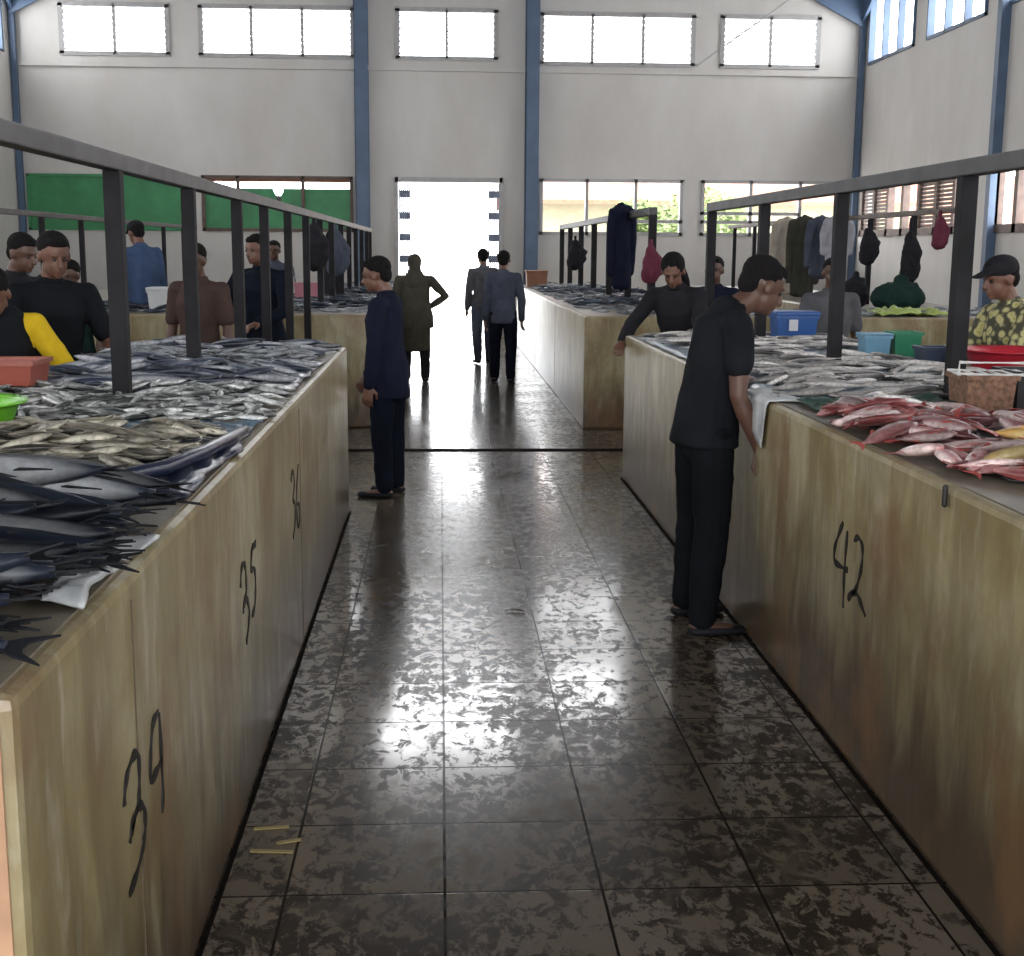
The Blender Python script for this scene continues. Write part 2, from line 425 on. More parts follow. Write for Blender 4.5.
# lower window frames
def bar_window(axis, p, a0, a1, z0, z1, mull, mat, trans=None, w=.05):
    global wn
    m = MB(); P0, P1 = p-.04, p+.08
    def bx(a, b, c, d):
        if axis == 'x': m.box(a, P0, c, b, P1, d)
        else: m.box(P0, a, c, P1, b, d)
    bx(a0, a1, z0, z0+w); bx(a0, a1, z1-w, z1); bx(a0, a0+w, z0, z1); bx(a1-w, a1, z0, z1)
    for q in mull: bx(q-w/2, q+w/2, z0, z1)
    if trans: 
        for a, b, z in trans: bx(a, b, z-w/2, z+w/2)
    o = struct(m, 'window_%d' % wn, mat); wn += 1
    return o
w1 = bar_window('x', YB, *LO[0], [], M['green'])
MB().box(LO[0][0]+.04, YB+.0, LO[0][2]+.04, LO[0][1]-.04, YB+.03, LO[0][3]-.04).build('green_board', M['green'], w1)
w2 = bar_window('x', YB, *LO[1], [-3.75,-2.55], M['brown'], w=.06)
MB().box(-4.38, YB+.02, 2.0, -1.66, YB+.045, 2.74).build('green_board', M['green'], w2)
MB().box(-4.38, YB+.02, 2.86, -1.66, YB+.045, 2.93).build('header_board', M['terra'], w2)
w3 = bar_window('x', YB, *LO[2], [2.77,3.70], M['frame'], [(3.70, 4.60, 2.19)], w=.06)
w4 = bar_window('x', YB, *LO[3], [5.9,6.85], M['frame'], [(4.95,6.85,2.35),(4.95,6.85,2.19)], w=.06)
bar_window('x', YB, GAB[0], GAB[1], GAB[2], GAB[3], [-.1,.75], M['frame'])
for sx, X in ((-1, XL-.1), (1, XR)):
    for i, (y0, y1) in enumerate(ybays):
        ymid = (y0+y1)/2
        for a, b in ((y0, ymid-.3), (ymid+.3, y1)):
            o = bar_window('y', X, a, b, 5.05, 6.25, [a+(b-a)/3, a+2*(b-a)/3], M['blue'], w=.05)
        if sx < 0 and i == 0: continue
        nm = 7; ms_ = [y0+(y1-y0)*j/nm for j in range(1, nm)]
        o = bar_window('y', X, y0, y1, 1.93, 2.97, ms_, M['brown'], w=.12)
        m = MB()
        for j in range(nm):
            if (j*3+i) % 7 in (1, 3, 4, 6):
                a, b = y0+(y1-y0)*j/nm+.06, y0+(y1-y0)*(j+1)/nm-.06
                for q in range(14):
                    z = 1.99+q*.066; m.box(X+.0, a, z, X+.03, b, z+.05)
        m.build('shutter', M['brown'], o)

# doorway: dark frame, folded steel grille on each side
m = MB(); x0, x1, z1 = DOOR[0], DOOR[1], DOOR[3]
m.box(x0-.02, YB-.05, 0, x0+.06, YB+.12, z1); m.box(x1-.06, YB-.05, 0, x1+.02, YB+.12, z1); m.box(x0, YB-.05, z1-.09, x1, YB+.12, z1)
door = struct(m, 'door_1', M['frame'])
M['grille'] = simple('bluish steel grille', (.16,.19,.27), .5, .2)
for xa in (x0+.07, x1-.27):
    gm = MB()
    for i in range(6): gm.box(xa+i*.038, YB-.02+(.03 if i%2 else 0), .04, xa+i*.038+.027, YB+.0+(.03 if i%2 else 0), z1-.1)
    for j in range(7):
        z = .2+j*.4; gm.box(xa, YB-.03, z, xa+.21, YB+.03, z+.13)
    gm.build('folding_grille', M['grille'], door)

# ------------------------------------------------------------------ outdoors
struct(MB().box(-60, YB+.2, -.2, 60, 90, -.05), 'ground', M['ground'])
def roof_house(x, y, w, d, h, wall, roof, label):
    t = empty('house', (x, y, -.05), 0, label, 'house')
    MB().box(-w/2, 0, 0, w/2, d, h).build('house_wall', wall, t)
    m = MB(); 
    m.add([(-w/2-.5,-.6,h-.1),(w/2+.5,-.6,h-.1),(w/2+.5,d/2,h+1.6),(-w/2-.5,d/2,h+1.6),(-w/2-.5,d+.6,h-.1),(w/2+.5,d+.6,h-.1),
           (-w/2-.5,-.6,h),(w/2+.5,-.6,h),(w/2+.5,d/2,h+1.72),(-w/2-.5,d/2,h+1.72),(-w/2-.5,d+.6,h),(w/2+.5,d+.6,h)],
          [(0,3,2,1),(3,4,5,2),(6,7,8,9),(9,8,11,10),(0,1,7,6),(5,4,10,11),(0,6,9,3),(3,9,10,4),(1,2,8,7),(2,5,11,8)])
    m.build('tiled_roof', roof, t)
    for i in range(3): MB().box(-w/2+1+i*w/3, -.03, 1.0, -w/2+2+i*w/3, .0, 2.0).build('house_window', M['frame'], t)
M['yellowwall'] = simple('pale yellow render', (.34,.32,.22), .8, .1)
M['leaf'] = simple('leafy green', (.12,.17,.05), .7, .4, 4)
roof_house(7.2, YB+9, 10, 5, 2.95, M['yellowwall'], M['terra'], 'terracotta-roofed yellow house outside, seen through the openings beside the doorway')
roof_house(17, YB+16, 8, 5, 2.5, M['wall'], M['terra'], 'white house with terracotta roof outside, seen through the last opening before the corner')

def tree(x, y, h, r, label, seed):
    t = empty('tree', (x, y, -.05), 0, label, 'tree')
    MB().tube([(0,0,0),(.05,0,h*.35),(0,.05,h*.7)], [.09,.07,.04], 8).build('trunk', M['brown'], t)
    rs = random.Random(seed); lm = MB()
    for i in range(1500):
        a, b_, q = rs.uniform(0,6.28), rs.uniform(-1,1), rs.uniform(.55,1)
        c_ = Vector((r*q*math.sqrt(1-b_*b_)*math.cos(a), r*q*math.sqrt(1-b_*b_)*math.sin(a), h*.66+r*.8*q*b_))
        u = Vector((rs.gauss(0,1), rs.gauss(0,1), rs.gauss(0,.5))).normalized()*.09; v = u.orthogonal().normalized()*.045
        lm.add([c_-u, c_+v, c_+u, c_-v], [(0,1,2,3)])
    lm.build('foliage', M['leaf'], t)
tree(6.0, YB+5, 3.4, 1.1, 'leafy green tree outside, seen through the opening beside the pier', 4)
tree(4.75, YB+7, 3.6, .7, 'small leafy tree outside, in front of the yellow house', 9)
# ------------------------------------------------------------------ stall counters
H = 1.05
def counter_block(label, x0, x1, y0, y1, depth, near_cap, aisle_x, joints, mat):
    """U-shaped masonry stall counter round a sunken seller's space, open at its far end"""
    t = empty('stall_counter', (0,0,0), 0, label, 'counter', None)
    a0, a1 = x0+depth, x1-depth
    pts = [(x0,y0),(x1,y0),(x1,y1),(a1,y1),(a1,y0+near_cap),(a0,y0+near_cap),(a0,y1),(x0,y1)]
    MB().prism(pts, 0, H-.004).build('counter_wall', mat, t, bevel=.02)
    q = .03; pin = [(x0+q,y0+q),(x1-q,y0+q),(x1-q,y1-q),(a1+q,y1-q),(a1+q,y0+near_cap-q),(a0-q,y0+near_cap-q),(a0-q,y1-q),(x0+q,y1-q)]
    MB().prism(pin, H-.02, H).build('countertop', M['top'], t)
    # dark vertical construction joints between stall fronts
    for y in joints:
        MB().box(aisle_x-.002, y-.0025, .02, aisle_x+.002, y+.0025, H-.05).build('wall_joint', M['joint'], t)
    return t
XA, XB = -.58, 1.33
nl = counter_block('cream concrete stall counter on the side of the aisle with painted stalls 34 and 35', -4.8, XA, 1.72, 8.15, 1.36, 1.2, XA, [2.39,5.33], M['counter'])
nr = counter_block('cream concrete stall counter painted 42, with the black-shirted man leaning over it', XB, 5.9, 1.2, 9.35, 1.6, 1.3, XB, [6.9], M['counter_right'])
fl = counter_block('concrete counter block across the cross passage behind the man in navy', -4.8, XA, 12.1, 22.8, 1.36, 1.2, XA, [15.1,18.3], M['counter'])
fr = counter_block('concrete counter block running to the doorway below the hanging navy jacket', XB, 5.9, 12.0, 22.8, 1.6, 1.2, XB, [15.1,18.3], M['counter'])

MB().box(-4.8, 1.714, .0, XA-.02, 1.7195, H-.04).build('end_plaster', simple('pinkish bare plaster', (.42,.25,.15), .7, .3, 5), nl)['label'] = 'pinkish bare end plaster'
def stroke(mb, x, pts, w, s):
    """brush stroke on a counter face at plane x; pts (y,z); s = outward normal sign"""
    n = len(pts); P = []
    # smooth the polyline
    fine = []
    for i in range(n-1):
        p0 = Vector(pts[max(i-1,0)]); p1 = Vector(pts[i]); p2 = Vector(pts[i+1]); p3 = Vector(pts[min(i+2,n-1)])
        for q in range(5):
            u = q/5; fine.append(.5*((2*p1)+(p2-p0)*u+(2*p0-5*p1+4*p2-p3)*u*u+(3*p1-p0-3*p2+p3)*u**3))
    fine.append(Vector(pts[-1]))
    vs = []
    for i, p in enumerate(fine):
        t = (fine[min(i+1,len(fine)-1)]-fine[max(i-1,0)])
        if t.length < 1e-6: t = Vector((0,1))
        t.normalize(); nn = Vector((-t.y, t.x))
        ww = w*(.75+.35*math.sin(i*.9+pts[0][0]*9))
        for a in (-1, 1):
            q = p+nn*a*ww/2; vs += [(x, q.x, q.y), (x+s*.003, q.x, q.y)]
    fs = []
    for i in range(len(fine)-1):
        a = i*4; b = a+4
        fs += [(a+1,a+3,b+3,b+1), (a,b,b+2,a+2), (a,a+1,b+1,b), (a+2,b+2,b+3,a+3)]
    e = (len(fine)-1)*4
    fs += [(0,2,3,1), (e,e+1,e+3,e+2)]
    mb.add(vs, fs)
def number(parent, label, x, s, strokes, w=.021):
    m = MB()
    for st in strokes: stroke(m, x, st, w, s)
    o = m.build('painted_number', M['black'], parent, recalc=True); o['label'] = label
number(nl, 'number 34 in black brush paint', XA, 1, [
    [(2.271,.643),(2.282,.674),(2.321,.70),(2.369,.705),(2.394,.683),(2.389,.636),(2.374,.603),(2.325,.585),(2.299,.558)],
    [(2.314,.573),(2.372,.595),(2.415,.576),(2.424,.54),(2.403,.509),(2.351,.48),(2.277,.465)],
    [(2.572,.715),(2.518,.703),(2.492,.653),(2.483,.601),(2.55,.601),(2.587,.605)],
    [(2.581,.707),(2.587,.605),(2.585,.528),(2.572,.493)]])
number(nl, 'number 35 in black brush paint', XA, 1, [
    [(3.688,.68),(3.706,.725),(3.757,.738),(3.785,.716),(3.795,.675),(3.788,.639),(3.733,.615),(3.729,.594)],
    [(3.745,.612),(3.797,.617),(3.839,.57),(3.818,.529),(3.767,.492)],
    [(3.949,.751),(3.915,.724),(3.90,.683),(3.96,.672),(3.985,.64),(3.978,.588),(3.95,.55),(3.893,.535)],
    [(3.92,.735),(4.01,.74)]])
number(nl, 'number 36 in black brush paint', XA, 1, [
    [(5.0,.76),(5.03,.79),(5.09,.77),(5.10,.72),(5.05,.68),(5.12,.64),(5.10,.57),(5.03,.53)],
    [(5.26,.78),(5.19,.70),(5.17,.60),(5.21,.53),(5.27,.55),(5.27,.61),(5.20,.63)]])
number(nr, 'number 42 in black brush paint', XB, -1, [
    [(4.142,.768),(4.189,.711),(4.219,.66),(4.206,.62),(4.105,.621),(4.07,.625)], [(4.092,.75),(4.1,.665),(4.102,.586),(4.096,.49)],
    [(4.02,.733),(3.983,.753),(3.94,.736),(3.931,.686),(3.955,.624),(3.983,.579),(4.041,.536),(4.03,.56),(3.97,.571),(3.933,.558),(3.875,.525)]])
# metal stub at the counter lip
MB().tube([(XB-.012,3.276,1.045),(XB-.012,3.276,1.0)], [.008,.008], seg=8).build('bolt', M['black'], nr)

# ------------------------------------------------------------------ rails and posts
def post_rail(label, x, ys, y_end0, y_end1, z_top, base_of, thick, group=None, mat='rail'):
    t = empty('post_rail', (x, ys[0], 0), 0, label, 'rail', group)
    h = thick/2
    MB().box(-h*1.05, y_end0-ys[0], z_top-thick*1.0, h*1.05, y_end1-ys[0], z_top).build('top_rail', M[mat], t, bevel=.006)
    for i, y in enumerate(ys):
        o = MB().box(-h, y-ys[0]-h, base_of(y), h, y-ys[0]+h, z_top-thick*1.0).build('post', M['post'], t, bevel=.004)
    return t
PXL, PXR = -1.19, 2.10
onb = lambda y: H
r1 = post_rail('dark timber rail with posts along the counter of stalls 34 and 35', PXL, [4.93,6.37,7.86], 1.9, 8.3, 1.985, onb, .062)
r1b = post_rail('dark timber rail with posts along the block behind the man in navy', PXL, [9.06,10.45,11.85,13.2,14.6,16.0,17.4,18.8,20.2,21.6,22.6], 8.3, 22.68, 1.985, lambda y: H if y > 12.1 else 0, .06)
r2 = post_rail('dark timber rail with posts above the counter painted 42', PXR, [1.9,3.55,5.2,6.85,8.49,10.15], 1.3, 10.2, 2.015, lambda y: H if y < 9.3 else 0, .066)
r3 = post_rail('timber rail with posts from which the navy jacket hangs', PXR, [13.0,14.65,16.3,17.95,19.6,21.25,22.7], 12.96, 22.76, 2.07, onb, .075)
r4 = post_rail('thin timber rail on the rear counter behind the men beside the yellow shirt', -4.1, [2.4,4.8,7.4], 1.9, 8.1, 2.0, onb, .05)
r5 = post_rail('thin timber rail beyond the cross passage in front of the green boards', -4.1, [12.4,13.9,15.4,16.9,18.4,19.9,21.4], 12.2, 22.5, 2.0, onb, .055)
r6 = post_rail('thin timber rail on the rear counter behind the row of boxes', 4.95, [3.0,5.0,7.0,9.1], 1.5, 9.3, 2.05, onb, .05)
r7 = post_rail('thin timber rail over the block where dark bundles hang on posts', 4.95, [12.3,13.6,15.0,16.4,17.8,19.2,20.6,22.0], 12.2, 22.4, 2.08, onb, .055, mat='post_brown')

for n_, xa_ in ((1, XA), (-1, XB)):
    for ya, yb in ((1.72 if n_ > 0 else 1.2, 8.15 if n_ > 0 else 9.35),):
        struct(MB().box(min(xa_, xa_+n_*.014), ya, .0005, max(xa_, xa_+n_*.014), yb, .004), 'trim_%d' % k, M['drain']); k += 1
# drain groove across the passage
struct(MB().box(-4.8, 10.66, .001, 5.9, 10.76, .006), 'trim_%d' % k, M['drain']); k += 1

# ------------------------------------------------------------------ fish
def fish_parts(L, D, T, n=9, seg=8, fork=.5, tailw=.9):
    """body lofted along X (head at +X), back towards +Y, flat side up; returns body, tail, dorsal, anal, pectoral shapes"""
    prof = [(0,.03),(.04,.30),(.12,.66),(.25,.93),(.4,1.0),(.56,.90),(.7,.66),(.82,.36),(.90,.17),(.94,.13)]
    if n < 9: prof = [prof[i] for i in (0,1,3,4,6,7,9)]
    b = MB(); vs = []
    for u, k in prof:
        x = L/2 - u*L
        for j in range(seg):
            a = 2*math.pi*j/seg
            vs.append((x, math.cos(a)*D/2*k - D*.03*math.sin(u*math.pi), math.sin(a)*T/2*(k**.8)))
    m = len(prof)
    fs = [(i*seg+j, i*seg+(j+1)%seg, (i+1)*seg+(j+1)%seg, (i+1)*seg+j) for i in range(m-1) for j in range(seg)]
    fs += [tuple(reversed(range(seg))), tuple(range((m-1)*seg, m*seg))]
    b.add(vs, fs)
    def fin(pts, t):
        f = MB(); n_ = len(pts)
        f.add([(x,y,t) for x,y in pts]+[(x,y,-t) for x,y in pts], [tuple(range(n_)), tuple(reversed(range(n_,2*n_)))]+[(i,n_+i,n_+(i+1)%n_,(i+1)%n_) for i in range(n_)])
        return f
    x0 = L/2-.92*L
    tw = D*tailw/2
    tail = fin([(x0,D*.06),(x0-L*.05,tw*.6),(x0-L*.13,tw),(x0-L*(.13-.09*fork),tw*.35),(x0-L*(.13-.1*fork),0),(x0-L*(.13-.09*fork),-tw*.35),(x0-L*.13,-tw),(x0-L*.05,-tw*.6),(x0,-D*.06)], T*.012+.0006)
    dors = fin([(L*.17,D*.44),(L*.12,D*.70),(L*.03,D*.60),(-L*.12,D*.47),(-L*.2,D*.34),(-L*.1,D*.28),(L*.1,D*.36)], T*.012+.0004)
    anal = fin([(-L*.08,-D*.40),(-L*.12,-D*.62),(-L*.2,-D*.42),(-L*.26,-D*.24),(-L*.15,-D*.25)], T*.012+.0004)
    pect = fin([(L*.2,-D*.05),(L*.12,-D*.22),(L*.04,-D*.2),(L*.1,-D*.02)], .0008)
    for v in pect.v: v.z += T*.47
    return b, tail, dors, anal, pect
def eye_shape(L, D, T):
    e = MB(); e.lathe([(D*.075,0),(D*.06,T*.05),(.0005,T*.06)], (L/2-.11*L, D*.07, T*.5*.70**.8*.86), 8)
    return e
def fish_proto(name, L, D, T, mat, finmat, parts, **kw):
    """parts: True -> body, fins and eye as children; False -> one mesh"""
    b, ta, do, an, pe = fish_parts(L, D, T, **kw)
    if parts:
        t = bpy.data.objects.new(name, None); COL.objects.link(t); t.empty_display_size = .02
        b.build('body', mat, t, smooth=True); ta.build('tail_fin', finmat, t); do.build('dorsal_fin', finmat, t); an.build('anal_fin', finmat, t); pe.build('pectoral_fin', finmat, t)
        eye_shape(L, D, T).build('eye', M['fish_eye'], t, smooth=True)
        return t
    for q in (ta, do): b.add(q.v, q.f)
    return b.build(name, mat, None, smooth=True)
M['fish_eye'] = simple('fish eye', (.35,.33,.28), .15, .5, 60)
M['tuna'] = fish_mat('dark blue tuna', (.006,.008,.015), (.013,.017,.027), (.30,.31,.32), .064, .3, .36, spec=.16)
M['tuna_fin'] = simple('dark fin', (.010,.011,.014), .6, spec=.2)
M['scad'] = fish_mat('brown silver scad', (.045,.04,.03), (.26,.235,.18), (.58,.55,.45), .022, .55)
M['sard'] = fish_mat('silver sardine', (.04,.05,.05), (.38,.39,.38), (.75,.76,.75), .016, .5)
M['mack'] = fish_mat('blue grey mackerel', (.018,.026,.045), (.11,.125,.16), (.42,.43,.46), .028, .5)
M['red'] = fish_mat('pink red snapper', (.14,.035,.035), (.38,.18,.18), (.66,.52,.50), .034, .5)
M['red_fin'] = simple('red fin', (.34,.07,.06), .4)
M['gold'] = fish_mat('orange yellow snapper', (.50,.13,.04), (.60,.36,.10), (.68,.55,.25), .045, .35)
M['pale'] = fish_mat('pale silver fish', (.10,.10,.10), (.50,.47,.45), (.78,.74,.71), .026, .5)

GR = .02
hmap = {}
def hget(x, y): return hmap.get((round(x/GR), round(y/GR)), H)
def hset(x, y, z):
    k_ = (round(x/GR), round(y/GR))
    if hmap.get(k_, H) < z: hmap[k_] = z
CAP = lambda x, y: .10
def settle(x, y, yaw, L, D, T, fill=.62):
    """rest a fish on whatever is already there"""
    c, s = math.cos(yaw), math.sin(yaw)
    st = []
    for u in (-.40,-.2,0,.2,.40):
        v = max(hget(x+c*u*L-s*w_*D, y+s*u*L+c*w_*D) for w_ in (-.25,0,.25)); st.append((u*L, v))
    mean = sum(v for _, v in st)/5; mx = max(v for _, v in st)
    z0 = mean + (mx-mean)*fill
    slope = sum(u*(v-mean) for u, v in st)/sum(u*u for u, _ in st)
    slope = max(-.22, min(.22, slope*.8))
    z = min(z0 + T*.5, H + CAP(x, y))
    for i in range(-5, 6):
        for w_ in (-.35, 0, .35):
            u = i/10*L*.92
            hset(x+c*u-s*w_*D, y+s*u+c*w_*D, z + slope*u + T*.38*(1-abs(i)/8))
    return z, slope
def inside(region):
    kind = region[0]
    if kind == 'rect':
        _, x0, y0, x1, y1 = region; return random.uniform(x0,x1), random.uniform(y0,y1)
    _, cx, cy, rx, ry = region
    a = random.uniform(0, 2*math.pi); r = math.sqrt(random.random())*random.uniform(.75,1)
    return cx+rx*r*math.cos(a), cy+ry*r*math.sin(a)
def heap(protos, n, region, L, D, T, yaw, spread, label, group, roll=.25, flip=.5, hmax=.10, fill=.5):
    """n separate fish laid one on another; protos: list of source objects, copied"""
    global CAP
    if region[0] == 'ell': CAP = lambda x, y: hmax*max(.25, 1.05-((x-region[1])/region[3])**2-((y-region[2])/region[4])**2)+random.uniform(0,.012)
    else: CAP = lambda x, y: hmax*(.62+.5*noise.noise(Vector((x*3.1, y*3.1, 4))))+random.uniform(0,.012)
    for i in range(n):
        x, y = inside(region)
        a = yaw + random.gauss(0, spread) + (math.pi if random.random() < flip else 0)
        sc = random.uniform(.85, 1.15)
        z, slope = settle(x, y, a, L*sc, D*sc, T*sc, fill)
        p = random.choice(protos)
        if p.get('used'): o = copy_tree(p)
        else: o = p; 
        p['used'] = 1; o['used'] = 1
        rl = random.gauss(0, roll) + (math.pi if random.random() < .5 else 0)
        o.rotation_euler = (Matrix.Rotation(a,4,'Z') @ Matrix.Rotation(-slope,4,'Y') @ Matrix.Rotation(rl,4,'X')).to_euler()
        o.location = (x, y, z + abs(math.sin(rl))*D*sc*.25); o.scale = (sc,)*3
        tag(o, label, 'fish', group)
        placed.append(o)
placed = []
def sheet(name, label, cat, mat, region_pts, z, amp, seed, parent=None, thick=.006, drop=None):
    """crumpled sheet lying on a counter: outline polygon pulled over a grid"""
    xs = [p[0] for p in region_pts]; ys = [p[1] for p in region_pts]
    n = 26; x0, x1, y0, y1 = min(xs), max(xs), min(ys), max(ys)
    def bl(u, v):   # bilinear of 4 corners
        a, b, c, d = [Vector(p) for p in region_pts]
        return a*(1-u)*(1-v)+b*u*(1-v)+c*u*v+d*(1-u)*v
    vs = []
    for i in range(n+1):
        for j in range(n+1):
            p = bl(i/n, j/n)
            wob = noise.noise(Vector((p.x*6+seed, p.y*6, 0)))*.03
            e = 1-min(i, j, n-i, n-j)/3 if min(i,j,n-i,n-j) < 3 else 0
            q = noise.noise(Vector((p.x*9, p.y*9, seed))) + .5*noise.noise(Vector((p.x*24, p.y*24, seed)))
            zz = z + amp*(.6+q*.9)*(1 if e < .9 else .6)
            px, py = p.x+wob, p.y+wob*.7
            if drop and ((px > drop[0]) if drop[1] > 0 else (px < drop[0])):
                d_ = abs(px-drop[0]); zz -= d_*2.2; px = drop[0] + (.012+.006*q)*drop[1]
            vs.append((px, py, max(zz, z+.001) if not drop else zz))
            if not drop: hset(px, py, max(zz, z)+thick)
    fs = [(i*(n+1)+j, (i+1)*(n+1)+j, (i+1)*(n+1)+j+1, i*(n+1)+j+1) for i in range(n) for j in range(n)]
    m = MB(); m.add(vs, fs); o = m.build(name, mat, parent, smooth=True)
    mod = o.modifiers.new('thickness', 'SOLIDIFY'); mod.thickness = thick; mod.offset = 1
    if not parent: tag(o, label, cat)
    return o

# --- sheets and rolled tarpaulin edges on the left counter
sheet('plastic_sheet', 'navy plastic sheet under the heap of brown scad in front of stall 35', 'sheet', M['navy_sheet'], [(-1.55,2.98),(-.60,3.10),(-.60,4.12),(-1.5,4.2)], H, .022, 3)
# rolled edge of the sheet
m = MB(); pts = [(-1.5,3.12,H+.035),(-1.25,3.08,H+.04),(-1.0,3.10,H+.04),(-.82,3.17,H+.04),(-.71,3.34,H+.04),(-.66,3.6,H+.04),(-.63,3.9,H+.035),(-.62,4.15,H+.03)]
m.tube(pts, [.016,.020,.023,.018,.021,.019,.021,.012], 10)
tag(m.build('rolled_sheet_edge', M['navy_sheet'], None, smooth=True), 'rolled navy plastic rim curving round the heap of brown scad', 'sheet')
for p in pts:
    for d in (-.02,0,.02): hset(p[0]+d, p[1], H+.06); hset(p[0], p[1]+d, H+.06)
sheet('plastic_sheet', 'steel blue plastic sheet between the scad heap and the small silver sardines', 'sheet', M['blue_sheet'], [(-1.3,4.1),(-.62,4.15),(-.62,4.5),(-1.3,4.45)], H, .02, 8)
sheet('plastic_sheet', 'dark navy plastic sheet beside the green basin', 'sheet', M['navy_sheet'], [(-1.85,3.0),(-1.5,3.1),(-1.2,4.3),(-1.9,4.4)], H, .03, 12)
sheet('plastic_sheet', 'dark navy plastic sheet under the grey mackerel past the sardines', 'sheet', M['navy_sheet'], [(-1.85,5.5),(-.62,5.35),(-.62,6.9),(-1.85,6.9)], H, .02, 15)
sheet('plastic_bag', 'crumpled white plastic bag at the counter edge beside the dark tuna', 'bag', M['white_plastic'], [(-.67,2.16),(-.60,2.12),(-.60,2.40),(-.64,2.42)], H, .02, 21)
sheet('plastic_bag', 'small white plastic scrap by the tuna tails nearest the 35 number', 'bag', M['white_plastic'], [(-.76,2.52),(-.60,2.50),(-.60,2.66),(-.74,2.68)], H, .012, 25)
# --- right
sheet('netting', 'dark green netting between the pale fish and the red fish', 'net', simple('dark green netting', (.015,.05,.035), .6, .5, 40, bmp=.6), [(1.40,4.72),(2.0,4.85),(2.0,5.15),(1.42,5.12)], H, .03, 31)
sheet('plastic_sheet', 'black plastic sheet under the red snapper', 'sheet', simple('black plastic sheet', (.02,.018,.022), .3, .4, 5, bmp=.5), [(1.50,3.3),(2.3,3.3),(2.3,4.7),(1.46,4.7)], H, .014, 34)
sheet('plastic_sheet', 'grey plastic sheet under the pale fish past the black-shirted man', 'sheet', M['blue_sheet'], [(1.36,5.3),(2.7,5.2),(2.7,8.9),(1.36,8.9)], H, .015, 37)

sheet('plastic_sheet', 'greyish white plastic hanging over the counter edge by the arm of the black-shirted man', 'sheet', M['white_plastic'], [(1.46,5.1),(1.46,5.55),(1.27,5.5),(1.23,5.2)], H, .014, 41, drop=(1.325,-1))
# --- the fish
tp_ = [fish_proto('tuna', .50, .115, .090, M['tuna'], M['tuna_fin'], True, fork=.7, tailw=.62)]
heap(tp_, 20, ('rect', -1.65,1.95,-1.15,3.0), .50, .115, .090, math.pi, .16, 'dark blue tuna in the pile behind the row with its tails to the aisle', 'tuna piled further in above stall 34', roll=.25, flip=.2, hmax=.13)
heap(tp_, 28, ('rect', -.90,1.84,-.83,3.0), .50, .115, .090, math.pi, .10, 'dark blue tuna lying across the counter corner, tail towards the aisle', 'tuna in the row nearest the aisle above stall 34', roll=.2, flip=0, hmax=.09)
heap(tp_, 12, ('rect', -1.30,2.2,-.95,2.95), .50, .115, .090, math.pi, .12, 'dark blue tuna lying on top of the other tuna above stall 34', 'tuna on top of the pile', roll=.2, flip=0, hmax=.16)
heap(tp_, 10, ('rect', -.88,1.80,-.82,2.35), .50, .115, .090, math.pi, .12, 'dark blue tuna with its tail over the bare corner of the counter above stall 34', 'tuna at the bare corner of the counter', roll=.2, flip=0, hmax=.07)
sc_ = [fish_proto('scad', .18, .036, .024, M['scad'], None, False)]
heap(sc_, 200, ('ell', -1.10,3.58,.40,.44), .18, .036, .024, .15, .40, 'brown and silver scad in the mound on the navy sheet with a rolled rim', 'scad heaped on the navy sheet', hmax=.105)
heap(sc_, 30, ('ell', -.80,3.92,.15,.24), .18, .036, .024, .4, .5, 'brown and silver scad spilled beside the mound, next to the steel blue sheet', 'scad at the far rim of the navy sheet', hmax=.07)
sa_ = [fish_proto('sardine', .15, .030, .020, M['sard'], None, False, n=6, seg=6)]
heap(sa_, 290, ('rect', -1.80,4.42,-.63,5.45), .15, .030, .020, .0, .8, 'small silver sardine in the wide bright heap around the first rail post', 'sardines heaped round the first rail post', hmax=.055)
ma_ = [fish_proto('mackerel', .27, .050, .036, M['mack'], None, False)]
heap(ma_, 100, ('rect', -1.78,5.50,-.68,6.6), .27, .050, .036, .0, .22, 'blue-grey mackerel laid across the counter between the first and second rail posts', 'mackerel between the first two rail posts', hmax=.07)
heap(ma_, 60, ('rect', -1.78,7.15,-.69,8.05), .27, .050, .036, .0, .2, 'blue-grey mackerel at the end of the counter by the man in navy', 'mackerel at the end of the counter of stalls 34 and 35', hmax=.06)
re_ = [fish_proto('red_snapper', .22, .070, .034, M['red'], M['red_fin'], True, fork=.5, tailw=.8)]
heap(re_, 95, ('rect', 1.41,3.30,2.00,4.62), .22, .070, .034, 2.3, .7, 'pink-red snapper in the heap on the counter painted 42', 'red snapper heaped above the 42', roll=.3, flip=.4, hmax=.085)
heap(re_, 34, ('rect', 1.38,3.35,1.60,4.55), .22, .070, .034, 2.3, .8, 'pink-red snapper along the counter edge above the 42', 'red snapper along the counter edge', roll=.3, hmax=.07)
heap(re_, 18, ('rect', 2.0,3.7,2.25,4.5), .22, .070, .034, 2.3, .9, 'pink-red snapper at the back of the red heap beside the woven box', 'red snapper at the back of the heap', roll=.3, hmax=.09)
go_ = [fish_proto('yellow_snapper', .26, .080, .045, M['gold'], M['red_fin'], True, fork=.4, tailw=.8)]
heap(go_, 7, ('rect', 1.58,3.24,1.75,3.60), .26, .080, .045, .1, .3, 'orange-yellow snapper lying at the edge of the red fish', 'orange-yellow snapper beside the red heap', roll=.2, hmax=.12)
pa_ = [fish_proto('pale_fish', .30, .046, .030, M['pale'], None, False)]
heap(pa_, 18, ('rect', 1.47,4.55,1.75,4.85), .30, .046, .030, .4, .7, 'pale silver fish at the counter edge beside the dark green netting', 'pale fish beside the green netting', hmax=.07)
heap(pa_, 105, ('rect', 1.50,5.15,2.60,6.55), .30, .046, .030, .1, .35, 'pale silver fish laid in front of the boxes, past the netting', 'pale fish in front of the boxes', hmax=.05)
